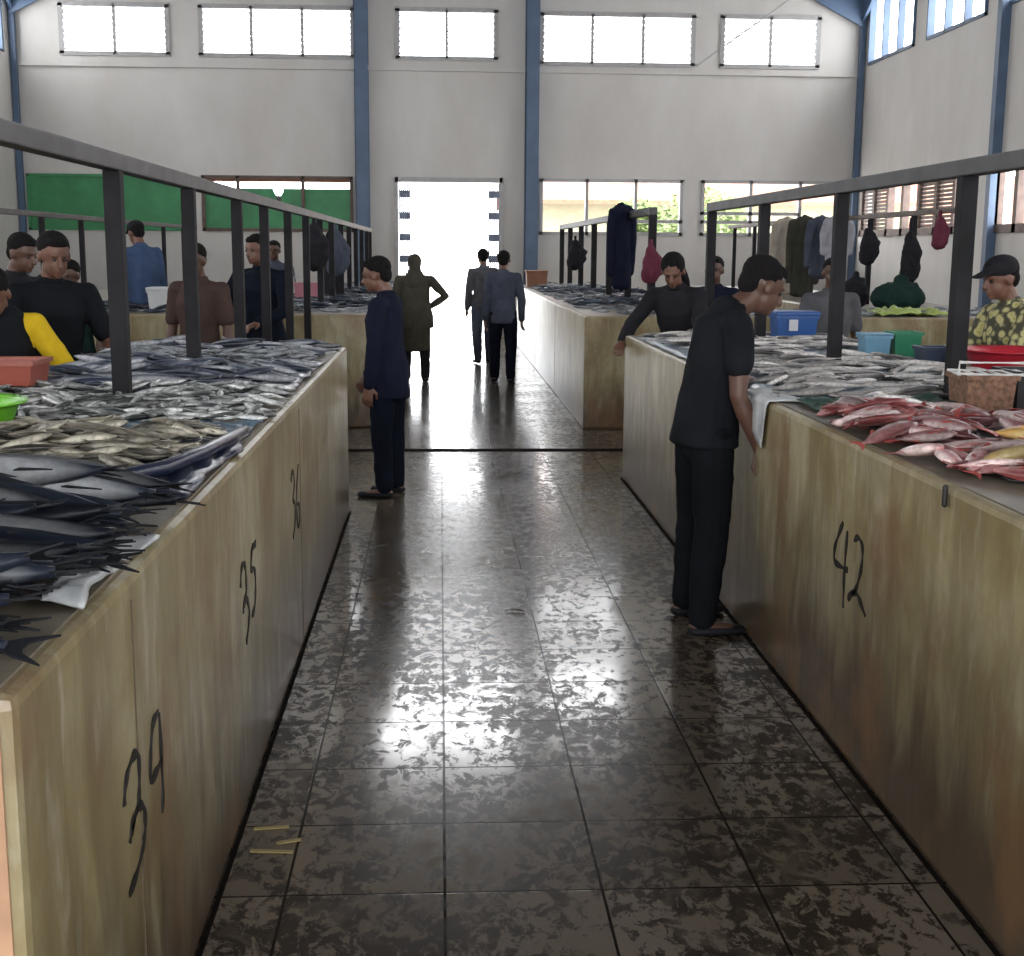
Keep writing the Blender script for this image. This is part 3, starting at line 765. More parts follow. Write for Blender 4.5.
heap(pa_, 95, ('rect', 1.50,6.6,2.15,9.1), .30, .046, .030, .0, .3, 'pale silver fish on the far end of the counter behind the black-shirted man', 'pale fish on the far end of the counter painted 42', hmax=.06)
heap(pa_, 22, ('rect', 2.15,6.45,2.5,7.2), .30, .046, .030, .0, .5, 'pale silver fish between the second visible post and the sky blue box', 'pale fish beside the sky blue box', hmax=.04)
heap(pa_, 30, ('rect', 2.15,7.65,2.7,9.1), .30, .046, .030, .0, .5, 'pale silver fish lying round the blue cool box', 'pale fish round the blue cool box', hmax=.03)
CAP = lambda x, y: .07
# everything smaller and farther: one mesh each
def scatter_stuff(name, src, label, mat, regions, L, D, T, spread=.35):
    big = MB(); me = src.data
    V_ = [v.co.copy() for v in me.vertices]; F_ = [tuple(p.vertices) for p in me.polygons]
    for region, n, yaw in regions:
        for i in range(n):
            x, y = inside(region); a = yaw+random.gauss(0,spread)+(math.pi if random.random()<.5 else 0)
            z, slope = settle(x, y, a, L, D, T)
            mt = Matrix.Translation((x,y,z)) @ Matrix.Rotation(a,4,'Z') @ Matrix.Rotation(-slope,4,'Y') @ Matrix.Rotation(random.gauss(0,.3),4,'X')
            big.add([mt @ v for v in V_], F_)
    o = big.build(name, mat, None, smooth=True); o['label'] = label; o['category'] = 'fish'; o['kind'] = 'stuff'
    return o
M['farfish'] = simple('grey silver fish skin', (.22,.235,.25), .25, .8, 9)
M['farfish2'] = simple('dark blue fish skin', (.035,.045,.065), .25, .8, 9)
scatter_stuff('small_fish', sa_[0], 'silvery small fish covering the blocks beyond the cross passage and the rear counters', M['farfish'],
   [(('rect',-1.8,12.4,-.68,22.5),600,0), (('rect',1.45,12.3,2.8,22.5),760,0), (('rect',-1.8,6.55,-.68,7.1),150,0), (('rect',-4.6,2.2,-3.6,7.6),240,0), (('rect',4.5,3.2,5.7,9.1),200,0),(('rect',-4.4,12.3,-2,13.1),150,0),(('rect',2.9,12.2,5.5,13.0),150,0)], .15,.032,.022)
scatter_stuff('dark_fish', ma_[0], 'dark mackerel in bands on the blocks beyond the cross passage', M['farfish2'],
   [(('rect',-1.8,13.0,-.7,15.0),110,0), (('rect',1.5,13.6,2.8,15.2),120,0), (('rect',1.5,17.6,2.8,19.2),90,0), (('rect',-1.8,17,-.7,18.5),70,0), (('rect',-4.5,5,-3.5,7.9),70,0), (('rect',-3.4,12.2,-1.2,12.9),60,0)], .26,.056,.042)
for o in placed:
    if 'used' in o: del o['used']

# ------------------------------------------------------------------ people
def remeshed(name, mb, voxel, mat, parent, smooth=4, folds=0, seed=0, fscale=(9,9,4)):
    me = mb.mesh(name); o = bpy.data.objects.new(name, me); COL.objects.link(o)
    a = o.modifiers.new('r', 'REMESH'); a.mode = 'VOXEL'; a.voxel_size = voxel; a.use_smooth_shade = True
    b = o.modifiers.new('s', 'SMOOTH'); b.factor = .5; b.iterations = smooth
    dg = bpy.context.evaluated_depsgraph_get(); dg.update()
    new = bpy.data.meshes.new_from_object(o.evaluated_get(dg))
    o.modifiers.clear(); o.data = new; bpy.data.meshes.remove(me)
    if folds:
        co = [v.co.copy() for v in new.vertices]; no = [v.normal.copy() for v in new.vertices]
        for v, c, n_ in zip(new.vertices, co, no):
            q = Vector((c.x*fscale[0]+seed, c.y*fscale[1], c.z*fscale[2]))
            f_ = 1-abs(noise.noise(q))*2.2
            f2 = noise.noise(q*2.3)
            v.co = c + n_*folds*(f_*.8+f2*.5)
    for p in new.polygons: p.use_smooth = True
    new.materials.clear(); new.materials.append(mat)
    if parent: o.parent = parent
    return o

def person(loc, yaw, label, height=1.65, lean=0, head_turn=0, head_nod=0, fine=.009, arms=None, legs=None,
           skin='skin', shirt=None, sleeve=.5, shirt_len=.0, trousers=None, short=False, hair='short', shoes=True,
           vest=None, skirt=None, scarf=None, cap=None, stout=1.0, twist=0, bare=False, group=None, lift=None, base_hide=False, shirt_loose=1.0, neck_fwd=0):
    """local frame: x right, y forwards, z up; lengths are fractions of the height"""
    t = empty('person', loc, yaw, label, 'person', group)
    S = height; W = stout
    arms = arms or {}; legs = legs or {}
    def V_(x, y, z): return Vector((x,y,z))*S
    hipz = .52
    legdef = {'L': ((-.06,.01,-.24),(-.005,-.02,-.235)), 'R': ((.0+.0,.01,-.24),(.0,-.02,-.235))}
    hip = {'L': V_(-.052*W,0,hipz), 'R': V_(.052*W,0,hipz)}
    knee, ank = {}, {}
    for k_, sg in (('L',-1),('R',1)):
        d1, d2 = legs.get(k_, ((sg*.05,.04,-1),(sg*.01,-.05,-1)))
        knee[k_] = hip[k_] + Vector(d1).normalized()*.245*S; ank[k_] = knee[k_] + Vector(d2).normalized()*.235*S
    low = min(ank['L'].z, ank['R'].z) - .040*S
    dz = -low if lift is None else lift
    off = Vector((0,0,dz))
    for d in (hip, knee, ank):
        for k_ in d: d[k_] = d[k_] + off
    pel = V_(0,0,.53)+off
    Rl = Matrix.Rotation(-lean, 3, 'X'); Rt_ = Matrix.Rotation(twist, 3, 'Z')
    def up(x, y, z, k_=1.0):  # upper body point relative to pelvis, progressive lean
        return pel + (Matrix.Rotation(-lean*k_, 3, 'X') @ (Rt_ @ V_(x,y,z)))
    waist = up(0,.004,.09,.6); chest = up(0,.008,.20); uch = up(0,-.004,.265); nb = up(0,-.008+neck_fwd*.35,.30); nt_ = up(0,.006+neck_fwd,.338-neck_fwd*.25)
    sh = {'L': up(-.103*W,-.004,.262), 'R': up(.103*W,-.004,.262)}
    bodyR = Matrix.Rotation(-lean,3,'X') @ Rt_
    el, wr, hd = {}, {}, {}
    for k_, sg in (('L',-1),('R',1)):
        d1, d2 = arms.get(k_, ((sg*.16,.0,-1),(sg*.05,.25,-1)))
        el[k_] = sh[k_] + Vector(d1).normalized()*.172*S; wr[k_] = el[k_] + Vector(d2).normalized()*.150*S
        hd[k_] = Vector(d2).normalized()
    Hr = Matrix.Rotation(-lean*.6,3,'X') @ Matrix.Rotation(head_turn,3,'Z') @ Matrix.Rotation(-head_nod,3,'X')
    hc = nt_ + Hr @ V_(0,.018,.052)
    def hp(x, y, z): return hc + Hr @ V_(x,y,z)
    side = (Rt_ @ Vector((1,0,0)))
    # ---- skin: one continuous body
    b = MB()
    b.tube([pel - Vector((0,0,.02*S)), waist, chest, uch, nb], [(.074*S*W,.050*S),(.068*S*W,.048*S),(.080*S*W,.054*S),(.068*S*W,.044*S),(.035*S,.032*S)], 16, side)
    b.tube([nb - Vector((0,0,.01*S)), nt_, hp(0,-.004,-.02)], [.034*S,.031*S,.031*S], 12)
    b.ell(hc + Hr @ V_(0,-.004,.014), (.0455*S,.056*S,.053*S), 18, 12, Hr)             # skull
    b.ell(hp(0,.016,-.024), (.035*S,.038*S,.044*S), 14, 10, Hr)                         # face and jaw
    b.ell(hp(0,.043,-.052), (.013*S,.012*S,.011*S), 8, 6, Hr)                           # chin
    b.tube([hp(0,.050,.010), hp(0,.060,-.010), hp(0,.064,-.018)], [.0055*S,.0075*S,.0095*S], 8)   # nose
    b.ell(hp(0,.053,-.033), (.014*S,.007*S,.0045*S), 8, 6, Hr); b.ell(hp(0,.052,-.040), (.012*S,.007*S,.004*S), 8, 6, Hr)
    b.ell(hp(0,.047,.014), (.030*S,.010*S,.006*S), 10, 6, Hr)                           # brow
    for sg in (-1,1): b.ell(hp(sg*.047,-.002,-.006), (.006*S,.012*S,.018*S), 8, 6, Hr)  # ears
    for k_, sg in (('L',-1),('R',1)):
        b.tube([uch + bodyR@V_(sg*.05*W,0,-.012), sh[k_]], [.026*S,.026*S], 10)
        b.tube([sh[k_], sh[k_].lerp(el[k_],.45), el[k_], el[k_].lerp(wr[k_],.3), wr[k_]], [.027*S,.027*S,.0225*S,.0245*S,.0150*S], 12)
        hdir = hd[k_]; palm = wr[k_] + hdir*.040*S
        sd = hdir.cross(Vector((0,0,1)))
        if sd.length < .3: sd = Vector((0,1,0)).cross(hdir)*1.0 if abs(hdir.y) < .9 else Vector((1,0,0))
        sd = (sd - hdir*sd.dot(hdir)).normalized()
        if abs(hdir.z) > .7: sd = (Vector((0,1,0)) - hdir*hdir.y).normalized()
        nn = hdir.cross(sd).normalized()
        if nn.z > 0 and abs(nn.z) > .3: nn = -nn
        b.tube([wr[k_], palm, palm + hdir*.018*S], [(.016*S,.012*S),(.024*S,.0105*S),(.024*S,.009*S)], 10, sd)
        for q, (o_, ln) in enumerate(((-.019,.040),(-.0065,.046),(.0065,.043),(.019,.034))):
            p0 = palm + hdir*.014*S + sd*o_*S; p1 = p0 + (hdir*.95+nn*.25)*ln*.55*S; p2 = p1 + (hdir*.6+nn*.8)*ln*.5*S
            b.tube([p0,p1,p2], [.0062*S,.0056*S,.0048*S], 8)
        p0 = wr[k_] + hdir*.014*S - sd*.014*S; p1 = p0 + (hdir*.6 - sd*.75 + nn*.2)*.028*S; p2 = p1 + (hdir*.9+nn*.3)*.022*S
        b.tube([p0,p1,p2], [.0085*S,.0068*S,.0055*S], 8)
        b.tube([hip[k_]+Vector((0,0,.01*S)), hip[k_].lerp(knee[k_],.5), knee[k_], knee[k_].lerp(ank[k_],.35), ank[k_]], [.045*S,.042*S,.031*S,.033*S,.019*S], 12)
        b.tube([ank[k_]+Vector((0,-.018*S,-.018*S)), ank[k_]+Vector((sg*.006*S,.05*S,-.022*S)), ank[k_]+Vector((sg*.008*S,.098*S,-.028*S))], [(.020*S,.017*S),(.024*S,.014*S),(.020*S,.009*S)], 10, (1,0,0))
    remeshed('body', b, fine*.8, M[skin], t, 3)
    for sg in (-1,1):
        MB().ell(hp(sg*.0175,.0475,.000), (.0075*S,.005*S,.0055*S), 10, 6, Hr).build('eye', M['eye'], t, smooth=True)
    # ---- trousers
    e = .010*S
    if trousers:
        m = MB()
        m.tube([pel+Vector((0,0,-.045*S)), pel, pel.lerp(waist,.55)], [(.086*S*W,.064*S),(.086*S*W,.064*S),(.078*S*W,.058*S)], 16, side)
        for k_, sg in (('L',-1),('R',1)):
            if short: m.tube([hip[k_], hip[k_].lerp(knee[k_],.5), hip[k_].lerp(knee[k_],.92)], [.060*S,.056*S,.052*S], 12)
            else: m.tube([hip[k_], hip[k_].lerp(knee[k_],.5), knee[k_], knee[k_].lerp(ank[k_],.5), knee[k_].lerp(ank[k_],.97)], [.054*S,.052*S,.044*S,.040*S,.035*S], 12)
        remeshed('trousers', m, fine, trousers, t, 3, .006, 3, (7,7,9))
    if skirt:
        m = MB(); bt = Vector((0,0,.25*S))
        m.tube([waist, pel, pel.lerp(bt,.5), bt], [(.080*S,.062*S),(.10*S,.078*S),(.11*S,.10*S),(.115*S,.10*S)], 18, side, k1=.1)
        remeshed('skirt', m, fine*1.2, skirt, t, 3, .009, 2, (12,12,2))
    # ---- shirt
    if shirt:
        m = MB(); L_ = shirt_loose
        bot = up(0,0,-.045-shirt_len,.2)
        m.tube([bot, pel+Vector((0,0,.01)), waist, chest, uch, nb - (nb-uch)*.25], [(.105*S*W*L_,.079*S*L_),(.099*S*W*L_,.075*S*L_),(.086*S*W*L_,.066*S*L_),(.097*S*W,.071*S*L_),(.084*S*W,.060*S),(.046*S,.040*S)], 18, side, k0=.12)
        for k_, sg in (('L',-1),('R',1)):
            m.tube([uch + bodyR@V_(sg*.04*W,0,-.01), sh[k_]], [.040*S,.036*S], 10); m.tube([nb + bodyR@V_(sg*.02,0,-.012), sh[k_]], [.022*S,.030*S], 10)
            full = sleeve >= 1
            pts = [sh[k_], sh[k_].lerp(el[k_],.5), sh[k_].lerp(el[k_], min(1, sleeve*1.25))]; rad = [.036*S,.036*S,.036*S]
            if full: pts += [el[k_].lerp(wr[k_],.5), wr[k_]]; rad = [.036*S,.035*S,.032*S,.029*S,.023*S]
            m.tube(pts, rad, 12)
        remeshed('shirt', m, fine, shirt, t, 3, .006, 5, (8,8,6))
        m = MB(); m.lathe([(.036*S,-.010*S),(.040*S,-.012*S),(.0415*S,0),(.038*S,.012*S),(.035*S,.010*S),(.036*S,-.006*S)], (0,0,0), 18)
        c_ = m.build('collar', shirt, t, smooth=True); c_.location = nb.lerp(nt_, .12); c_.rotation_euler = (-lean*.8, 0, 0)
    if vest:
        m = MB(); m.tube([up(0,0,-.05,.2), waist, chest, uch], [(.098*S*W,.078*S),(.094*S*W,.075*S),(.100*S*W,.078*S),(.088*S*W,.068*S)], 18, side, k0=.12)
        remeshed('vest', m, fine, vest, t, 3, .005, 8)
    # ---- hair
    if scarf:
        m = MB(); m.ell(hp(0,-.010,.016), (.054*S,.060*S,.060*S), 16, 10, Hr); m.tube([hp(0,-.022,-.01), nt_+Vector((0,-.012*S,0)), uch+Vector((0,0,.02*S)), chest.lerp(uch,.5)], [.048*S,.048*S,(.085*S,.066*S),(.11*S,.082*S)], 14, side)
        remeshed('headscarf', m, fine, scarf, t, 3, .005, 9)
    elif hair == 'long':
        m = MB(); m.ell(hp(0,-.012,.022), (.052*S,.058*S,.056*S), 16, 10, Hr); m.tube([hp(0,-.03,0), nb+Vector((0,-.03*S,.02*S)), uch+Vector((0,-.055*S,-.02*S))], [.045*S,(.05*S,.03*S),(.045*S,.016*S)], 12, side)
        remeshed('hair', m, fine*.8, M['hair'], t, 2, .003, 9, (30,30,8))
    else:
        m = MB(); m.ell(hp(0,-.013,.028), (.0495*S,.055*S,.047*S), 16, 10, Hr); m.ell(hp(0,-.036,-.002), (.040*S,.027*S,.040*S), 12, 8, Hr); m.ell(hp(0,.022,.048), (.034*S,.028*S,.018*S), 12, 8, Hr)
        remeshed('hair', m, fine*.8, M['hair'], t, 2, .002, 9, (60,60,60))
    if cap:
        m = MB(); m.ell(hp(0,-.006,.034), (.054*S,.061*S,.044*S), 16, 10, Hr); m.tube([hp(-.0,.045,.030), hp(0,.092,.022)], [(.042*S,.006*S),(.034*S,.004*S)], 12, Hr@Vector((1,0,0)))
        remeshed('cap', m, fine*.8, cap, t, 2)
    if shoes:
        for k_, sg in (('L',-1),('R',1)):
            m = MB(); a_ = ank[k_]
            m.tube([a_+Vector((0,-.022*S,-.026*S)), a_+Vector((sg*.005*S,.045*S,-.026*S)), a_+Vector((sg*.008*S,.105*S,-.029*S))], [(.026*S,.015*S),(.030*S,.014*S),(.025*S,.011*S)], 12, (1,0,0))
            for v in m.v: v.z = max(v.z, .004 if lift is None else -9)
            m.build('sandal', M['tuna_fin'], t, smooth=True)
    return t
C = {k_: cloth(k_+' cloth', c) for k_, c in dict(black=(.010,.011,.014), trouser=(.006,.007,.009), navy=(.009,.011,.025), navyt=(.006,.008,.016), olive=(.07,.065,.05),
     grey=(.10,.10,.11), yellow=(.62,.42,.02), jean=(.05,.08,.15), red=(.28,.03,.06), brown=(.07,.045,.04), pink=(.40,.17,.20), darkgreen=(.015,.035,.03), slate=(.07,.08,.11), white=(.5,.5,.5), maroon=(.12,.03,.05), dk=(.02,.02,.024)).items()}
mm, nt2, bb2 = mat_new('yellow patterned cloth'); mp2 = mapping(nt2); vv = nt2.nodes.new('ShaderNodeTexVoronoi'); vv.inputs['Scale'].default_value = 22; nt2.links.new(mp2.outputs[0], vv.inputs['Vector'])
rr2 = ramp(nt2, [(0,(.30,.27,.04)),(.35,(.50,.46,.22)),(.6,(.05,.05,.03))], vv.outputs['Distance']); nt2.links.new(rr2.outputs[0], bb2.inputs['Base Color']); bb2.inputs['Roughness'].default_value = .85
C['pattern'] = mm

# foreground pair of customers
person((1.15,5.56,0), R(-78), 'person in a black t-shirt and dark trousers leaning over the counter painted 42', 1.71, lean=.15, head_nod=.38, fine=.0075, neck_fwd=.05,
       arms={'R': ((.12,-.02,-1), (.02,.40,-.9)), 'L': ((-.05,.5,-1), (.0,.9,-.25))}, legs={'L': ((-.14,.06,-1),(-.05,-.06,-1)), 'R': ((.08,-.02,-1),(.05,-.10,-1))},
       skin='skin_dark', shirt=C['black'], sleeve=.45, trousers=C['trouser'], shirt_loose=1.05)
person((-.35,8.72,0), R(72), 'person in a long-sleeved navy shirt and trousers standing at the end of the left counter', 1.62, lean=.03, head_nod=.2, fine=.0075,
       arms={'L': ((-.14,.04,-1), (.0,.16,-1)), 'R': ((.1,.25,-1), (-.1,.5,-.8))}, legs={'L': ((-.05,.03,-1),(.0,-.05,-1)), 'R': ((.06,.0,-1),(.0,-.04,-1))},
       shirt=C['navy'], sleeve=1, trousers=C['navyt'], shirt_len=.07, shirt_loose=1.08)
# in the aisle before the doorway
person((-.31,16.4,0), R(8), 'person in a long olive tunic with one hand on the hip walking up the aisle', 1.60, fine=.012, stout=1.2,
       arms={'R': ((.75,.1,-.8), (-.7,.3,-.5)), 'L': ((-.25,.1,-1), (.1,.5,-.8))}, skin='skin', shirt=C['olive'], sleeve=1, shirt_len=.06, shirt_loose=1.15, skirt=C['olive'], scarf=C['olive'], trousers=C['dk'])
person((.79,16.4,0), R(-6), 'person in dark blue clothes walking close beside the right-hand block, nearer of the pair', 1.66, fine=.012,
       arms={'R': ((.2,.1,-1), (.0,.3,-1))}, shirt=C['slate'], sleeve=1, trousers=C['navyt'], shirt_len=.03, legs={'L': ((-.05,.18,-1),(0,-.1,-1)), 'R': ((.04,-.12,-1),(0,-.2,-1))})
person((.63,19.2,0), R(12), 'person in grey clothes walking towards the doorway, farther of the pair', 1.68, fine=.012, shirt=C['grey'], sleeve=1, trousers=C['slate'],
       legs={'L': ((-.05,-.15,-1),(0,-.2,-1)), 'R': ((.04,.14,-1),(0,-.06,-1))})
# behind the left counter
person((-2.19,6.6,0), R(200), 'person in a black vest over a yellow long-sleeved shirt bending behind the red-brown tub', 1.62, lean=.26, head_nod=.55, head_turn=-.3, fine=.009,
       arms={'L': ((-.62,.22,-1), (-.1,.5,-.9)), 'R': ((.4,.6,-.8), (-.2,.9,-.3))}, shirt=C['yellow'], sleeve=1, vest=C['black'], trousers=C['dk'], shirt_loose=1.05)
person((-2.20,7.5,0), R(215), 'person in a black t-shirt with a bare forearm resting forward behind stall 36', 1.76, lean=.12, head_nod=.2, fine=.009, stout=1.12,
       arms={'L': ((-.3,.35,-1), (.15,.9,-.35)), 'R': ((.35,.3,-1), (-.2,.9,-.4))}, shirt=C['black'], sleeve=.62, trousers=C['dk'])
person((-2.76,8.75,0), R(240), 'person in dark clothes whose head shows just behind the man with the bare forearm', 1.76, head_nod=.3, fine=.011, skin='skin_dark', shirt=C['dk'], sleeve=.6, trousers=C['dk'])
person((-2.80,10.2,0), R(170), 'short person in dark clothes standing behind the row of sellers, under the green boards', 1.57, head_nod=.2, fine=.012, skin='skin_dark', shirt=C['darkgreen'], sleeve=.6, trousers=C['dk'])
person((-2.88,13.02,0), R(-160+180+20), 'person in a denim jacket and dark cap sitting on the block under the green boards', 1.60, lean=.15, head_nod=.2, fine=.012, lift=.33,
       legs={'L': ((-.1,1,-.15),(0,.05,-1)), 'R': ((.12,1,-.15),(0,.05,-1))}, shirt=C['jean'], sleeve=1, trousers=C['red'], cap=C['dk'], shirt_loose=1.1)
person((-1.78,9.8,0), R(165), 'person in a brown shirt standing in the cross passage past the third rail post', 1.70, head_nod=.15, fine=.011, skin='skin_dark', shirt=C['brown'], sleeve=.6, trousers=C['grey'])
person((-1.50,11.1,0), R(150), 'stout person in dark navy standing before the block beyond the cross passage', 1.78, fine=.011, stout=1.3, head_nod=.1, shirt=C['navyt'], sleeve=1, trousers=C['dk'],
       arms={'L': ((-.3,.4,-1), (.3,.9,-.3)), 'R': ((.3,.4,-1), (-.3,.9,-.3))})
person((-2.14,17.2,0), R(180), 'person in dark clothes standing inside the block behind the stout person', 1.76, fine=.013, skin='skin_dark', shirt=C['slate'], sleeve=1, trousers=C['dk'])
person((-1.32,16.2,0), R(-70), 'person in black sitting on the block, facing the aisle near the blue column', 1.62, fine=.013, lift=.26, legs={'L': ((-.2,.9,-.5),(0,-.3,-1)), 'R': ((.2,.9,-.5),(0,-.3,-1))}, shirt=C['dk'], sleeve=1, trousers=C['grey'])
# behind the right counter
person((1.80,9.68,0), R(150), 'long-haired person in black stooping behind the shoulder of the black-shirted man', 1.70, lean=.30, head_nod=.35, head_turn=.2, fine=.010, hair='long',
       arms={'L': ((-.3,.6,-1), (.2,.9,-.4)), 'R': ((.4,.6,-.8), (-.1,.9,-.4))}, shirt=C['dk'], sleeve=1, trousers=C['navyt'])
person((2.36,11.2,0), R(160), 'person in navy partly hidden behind the head of the black-shirted man', 1.62, fine=.012, skin='skin_dark', shirt=C['navy'], sleeve=1, trousers=C['dk'])
person((3.02,10.0,0), R(190), 'person in a dark grey shirt standing past the row of plastic boxes', 1.62, head_turn=-.4, fine=.011, skin='skin_dark', shirt=C['grey'], sleeve=.6, trousers=C['dk'], stout=1.1)
person((3.20,7.1,0), R(102), 'person in a dark cap and yellow patterned shirt behind the red basin', 1.66, lean=.12, head_nod=.15, fine=.009, shirt=C['pattern'], sleeve=.6, trousers=C['dk'], cap=C['dk'],
       arms={'L': ((-.2,.5,-1), (.1,.9,-.3)), 'R': ((.2,.5,-1), (-.1,.9,-.3))})

# ------------------------------------------------------------------ goods and belongings
def plastic(name, col, rough=.35): return simple(name, col, rough, .1, 5)
# round basins
def basin(x, y, r, h, mat, label, z=H, cat='basin'):
    m = MB(); m.lathe([(r*.70,0),(r*.78,h*.25),(r*.93,h*.85),(r*1.0,h*.93),(r*1.06,h),(r*1.06,h*.94),(r*1.0,h*.9),(r*.97,h*.9),(r*.90,h*.8),(r*.74,h*.24),(r*.66,.012)], (0,0,0), 36)
    o = m.build('basin', mat, None, smooth=True); o.location = (x,y,z); return tag(o, label, cat)
basin(-1.47, 4.0, .20, .12, plastic('lime plastic', (.16,.50,.03)), 'lime green round plastic basin behind the heap of brown scad', H+.02)
basin(2.86, 6.35, .25, .13, plastic('crimson plastic', (.42,.02,.035)), 'crimson round plastic basin in front of the person in the yellow patterned shirt')
def tub(x, y, w_, d_, h, mat, label, name='tub', cat='tub', z=H, rz=0, lid=None, lidmat=None, handle=None, taper=.9):
    t = empty(name, (x,y,z), rz, label, cat)
    m = MB(); a, b = w_/2, d_/2; k_ = taper; tt = .008
    def ring(s_, zz, ins=0): return [((-a+ins)*s_,(-b+ins)*s_,zz),((a-ins)*s_,(-b+ins)*s_,zz),((a-ins)*s_,(b-ins)*s_,zz),((-a+ins)*s_,(b-ins)*s_,zz)]
    rings = [ring(k_,0), ring(1,h), ring(1,h,tt), ring(k_,.01,tt)]
    vs = [v for r_ in rings for v in r_]
    fs = [(0,3,2,1)] + [(i*4+j, i*4+(j+1)%4, (i+1)*4+(j+1)%4, (i+1)*4+j) for i in range(3) for j in range(4)] + [(12,13,14,15)]
    m.add(vs, fs); m.build('tub_wall', mat, t, bevel=.003)
    m = MB()
    for p in ((-a-.008,-b-.008,a+.008,-b+.004),(-a-.008,b-.004,a+.008,b+.008),(-a-.008,-b,-a+.004,b),(a-.004,-b,a+.008,b)): m.box(p[0],p[1],h-.018,p[2],p[3],h)
    m.build('rim', mat, t)
    if lid:
        MB().box(-a-.012,-b-.012,h,a+.012,b+.012,h+lid).build('lid', lidmat or mat, t, bevel=.008)
    if handle:
        MB().tube([(-a-.012,0,h*.55),(-a-.012,0,h+lid+.05 if lid else h+.06),(a+.012,0,h+lid+.05 if lid else h+.06),(a+.012,0,h*.55)], [.007]*4, 8).build('handle', handle, t)
    return t
tub(-1.78, 5.42, .30, .26, .10, plastic('red-brown plastic', (.30,.075,.05)), 'red-brown rectangular plastic tub beside the person in the black vest', z=H+.045)
cb = tub(2.42, 8.85, .28, .22, .17, plastic('royal blue plastic', (.02,.09,.30)), 'royal blue cool box with a white square label, on the far end of the counter', 'cool_box', 'cool box', lid=.03)
MB().box(-.06,-.118,.07,.0,-.113,.145).build('label_sticker', plastic('white paper', (.6,.62,.65)), cb)
tub(2.50, 7.40, .15, .15, .13, plastic('sky blue plastic', (.14,.30,.42)), 'small sky blue plastic box beside the green tub', 'storage_box', 'box', lid=.012)
tub(2.68, 7.42, .16, .16, .15, plastic('emerald plastic', (.02,.20,.10)), 'emerald green plastic tub between the sky blue box and the navy crate', 'tub', 'tub', z=H)
tub(2.62, 6.78, .17, .16, .11, plastic('dark navy plastic', (.025,.04,.07)), 'dark navy plastic crate in front of the emerald tub', 'crate', 'crate')
# woven box with a white wire rack on top
wb = simple('woven brown rattan', (.19,.10,.06), .7, .5, 50, bmp=.8)
bk = tub(2.07, 4.86, .19, .2, .145, wb, 'brown woven box topped by a white wire rack, beside the nearest visible post', 'woven_box', 'basket', lid=None)
m = MB()
rk = empty('wire_rack', (2.10, 4.88, H+.147), R(-8), 'white wire rack lying on the brown woven box', 'rack')
for i in range(6): m.tube([(-.12+i*.048,-.08,.0),(-.12+i*.048,.08,.0)], [.005,.005], 6)
m.build('crossbar', plastic('white coated wire', (.62,.62,.60)), rk)['kind'] = 'stuff'
m = MB(); m.tube([(-.13,-.085,.0),(.13,-.085,.0),(.13,.085,.0),(-.13,.085,.0),(-.13,-.085,.0)], [.007]*5, 6)
m.tube([(-.13,-.085,.0),(-.13,-.085,.045),(.13,-.085,.045),(.13,-.085,0)], [.006]*4, 6); m.build('rack_frame', plastic('white coated wire', (.62,.62,.60)), rk)
tub(2.31, 4.95, .22, .22, .155, plastic('black plastic', (.018,.016,.018)), 'black plastic crate beside the brown woven box', 'crate', 'crate')
tub(-1.40, 14.0, .26, .24, .24, plastic('pink plastic', (.42,.16,.20)), 'pink plastic pail on the block beyond the cross passage', 'pail', 'pail', handle=M['frame'])
tub(-2.55, 12.5, .34, .28, .2, plastic('white foam', (.62,.64,.64), .8), 'white foam box on the block beside the person in the denim jacket', 'foam_box', 'box', lid=.03)
tub(-2.05, 12.7, .3, .26, .16, plastic('white foam', (.62,.64,.64), .8), 'smaller white foam box next to the larger foam box', 'foam_box', 'box', lid=.025)
tub(1.56, 21.3, .34, .4, .26, simple('brown cardboard', (.25,.12,.075), .8), 'brown carton at the doorway end of the block', 'carton', 'box', lid=.01)
tub(2.2, 13.2, .30, .3, .12, plastic('maroon plastic', (.16,.02,.05)), 'maroon plastic tub on the block under the hanging navy jacket', 'tub', 'tub')
sheet('plastic_sheet', 'lime green plastic sheet spread on the block beyond the sky blue box', 'sheet', plastic('pale lime plastic', (.38,.48,.12)), [(4.1,12.1),(4.8,12.1),(4.75,12.6),(4.2,12.7)], H, .07, 51)
# soft bundles
def sack(x, y, z, r, label, mat, seed, name='sack', cat='sack'):
    m = MB(); m.ell((0,0,r[2]*.9), r, 14, 10); m.ell((r[0]*.3,0,r[2]*1.5), (r[0]*.5,r[1]*.5,r[2]*.5)); m.tube([(0,0,r[2]*1.5),(r[0]*.1,0,r[2]*2.1)], [r[0]*.3,r[0]*.22], 10)
    o = remeshed(name, m, .014, mat, None, 2, .02, seed, (9,9,9)); o.location = (x,y,z); return tag(o, label, cat)
sack(4.75, 13.4, H, (.28,.2,.15), 'dark green tied sack on the block behind the lime green sheet', C['darkgreen'], 2)
sack(4.45, 13.9, H, (.14,.14,.17), 'small black tied sack next to the dark green sack', C['dk'], 4)
def bundle(x, y, ztop, h, w_, label, mat, seed, name='hanging_bag'):
    m = MB(); m.tube([(0,0,0),(0,0,-h*.3)], [.012,.02], 8); m.tube([(0,0,-h*.25),(w_*.15,0,-h*.5),(0,0,-h*.85)], [w_*.22,w_*.5,w_*.42], 12); m.ell((w_*.25,0,-h*.72),(w_*.35,w_*.3,h*.2))
    o = remeshed(name, m, .012, mat, None, 2, .012, seed, (14,14,9)); o.location = (x,y,ztop); return tag(o, label, 'bag')
bundle(4.90, 14.9, 2.0, .48, .22, 'dark bundle hanging over the rail, nearest the person in the dark grey shirt', C['dk'], 1)
bundle(4.90, 13.55, 2.0, .70, .2, 'long dark bundle hanging at the post to the right of the shorter one', C['dk'], 2)
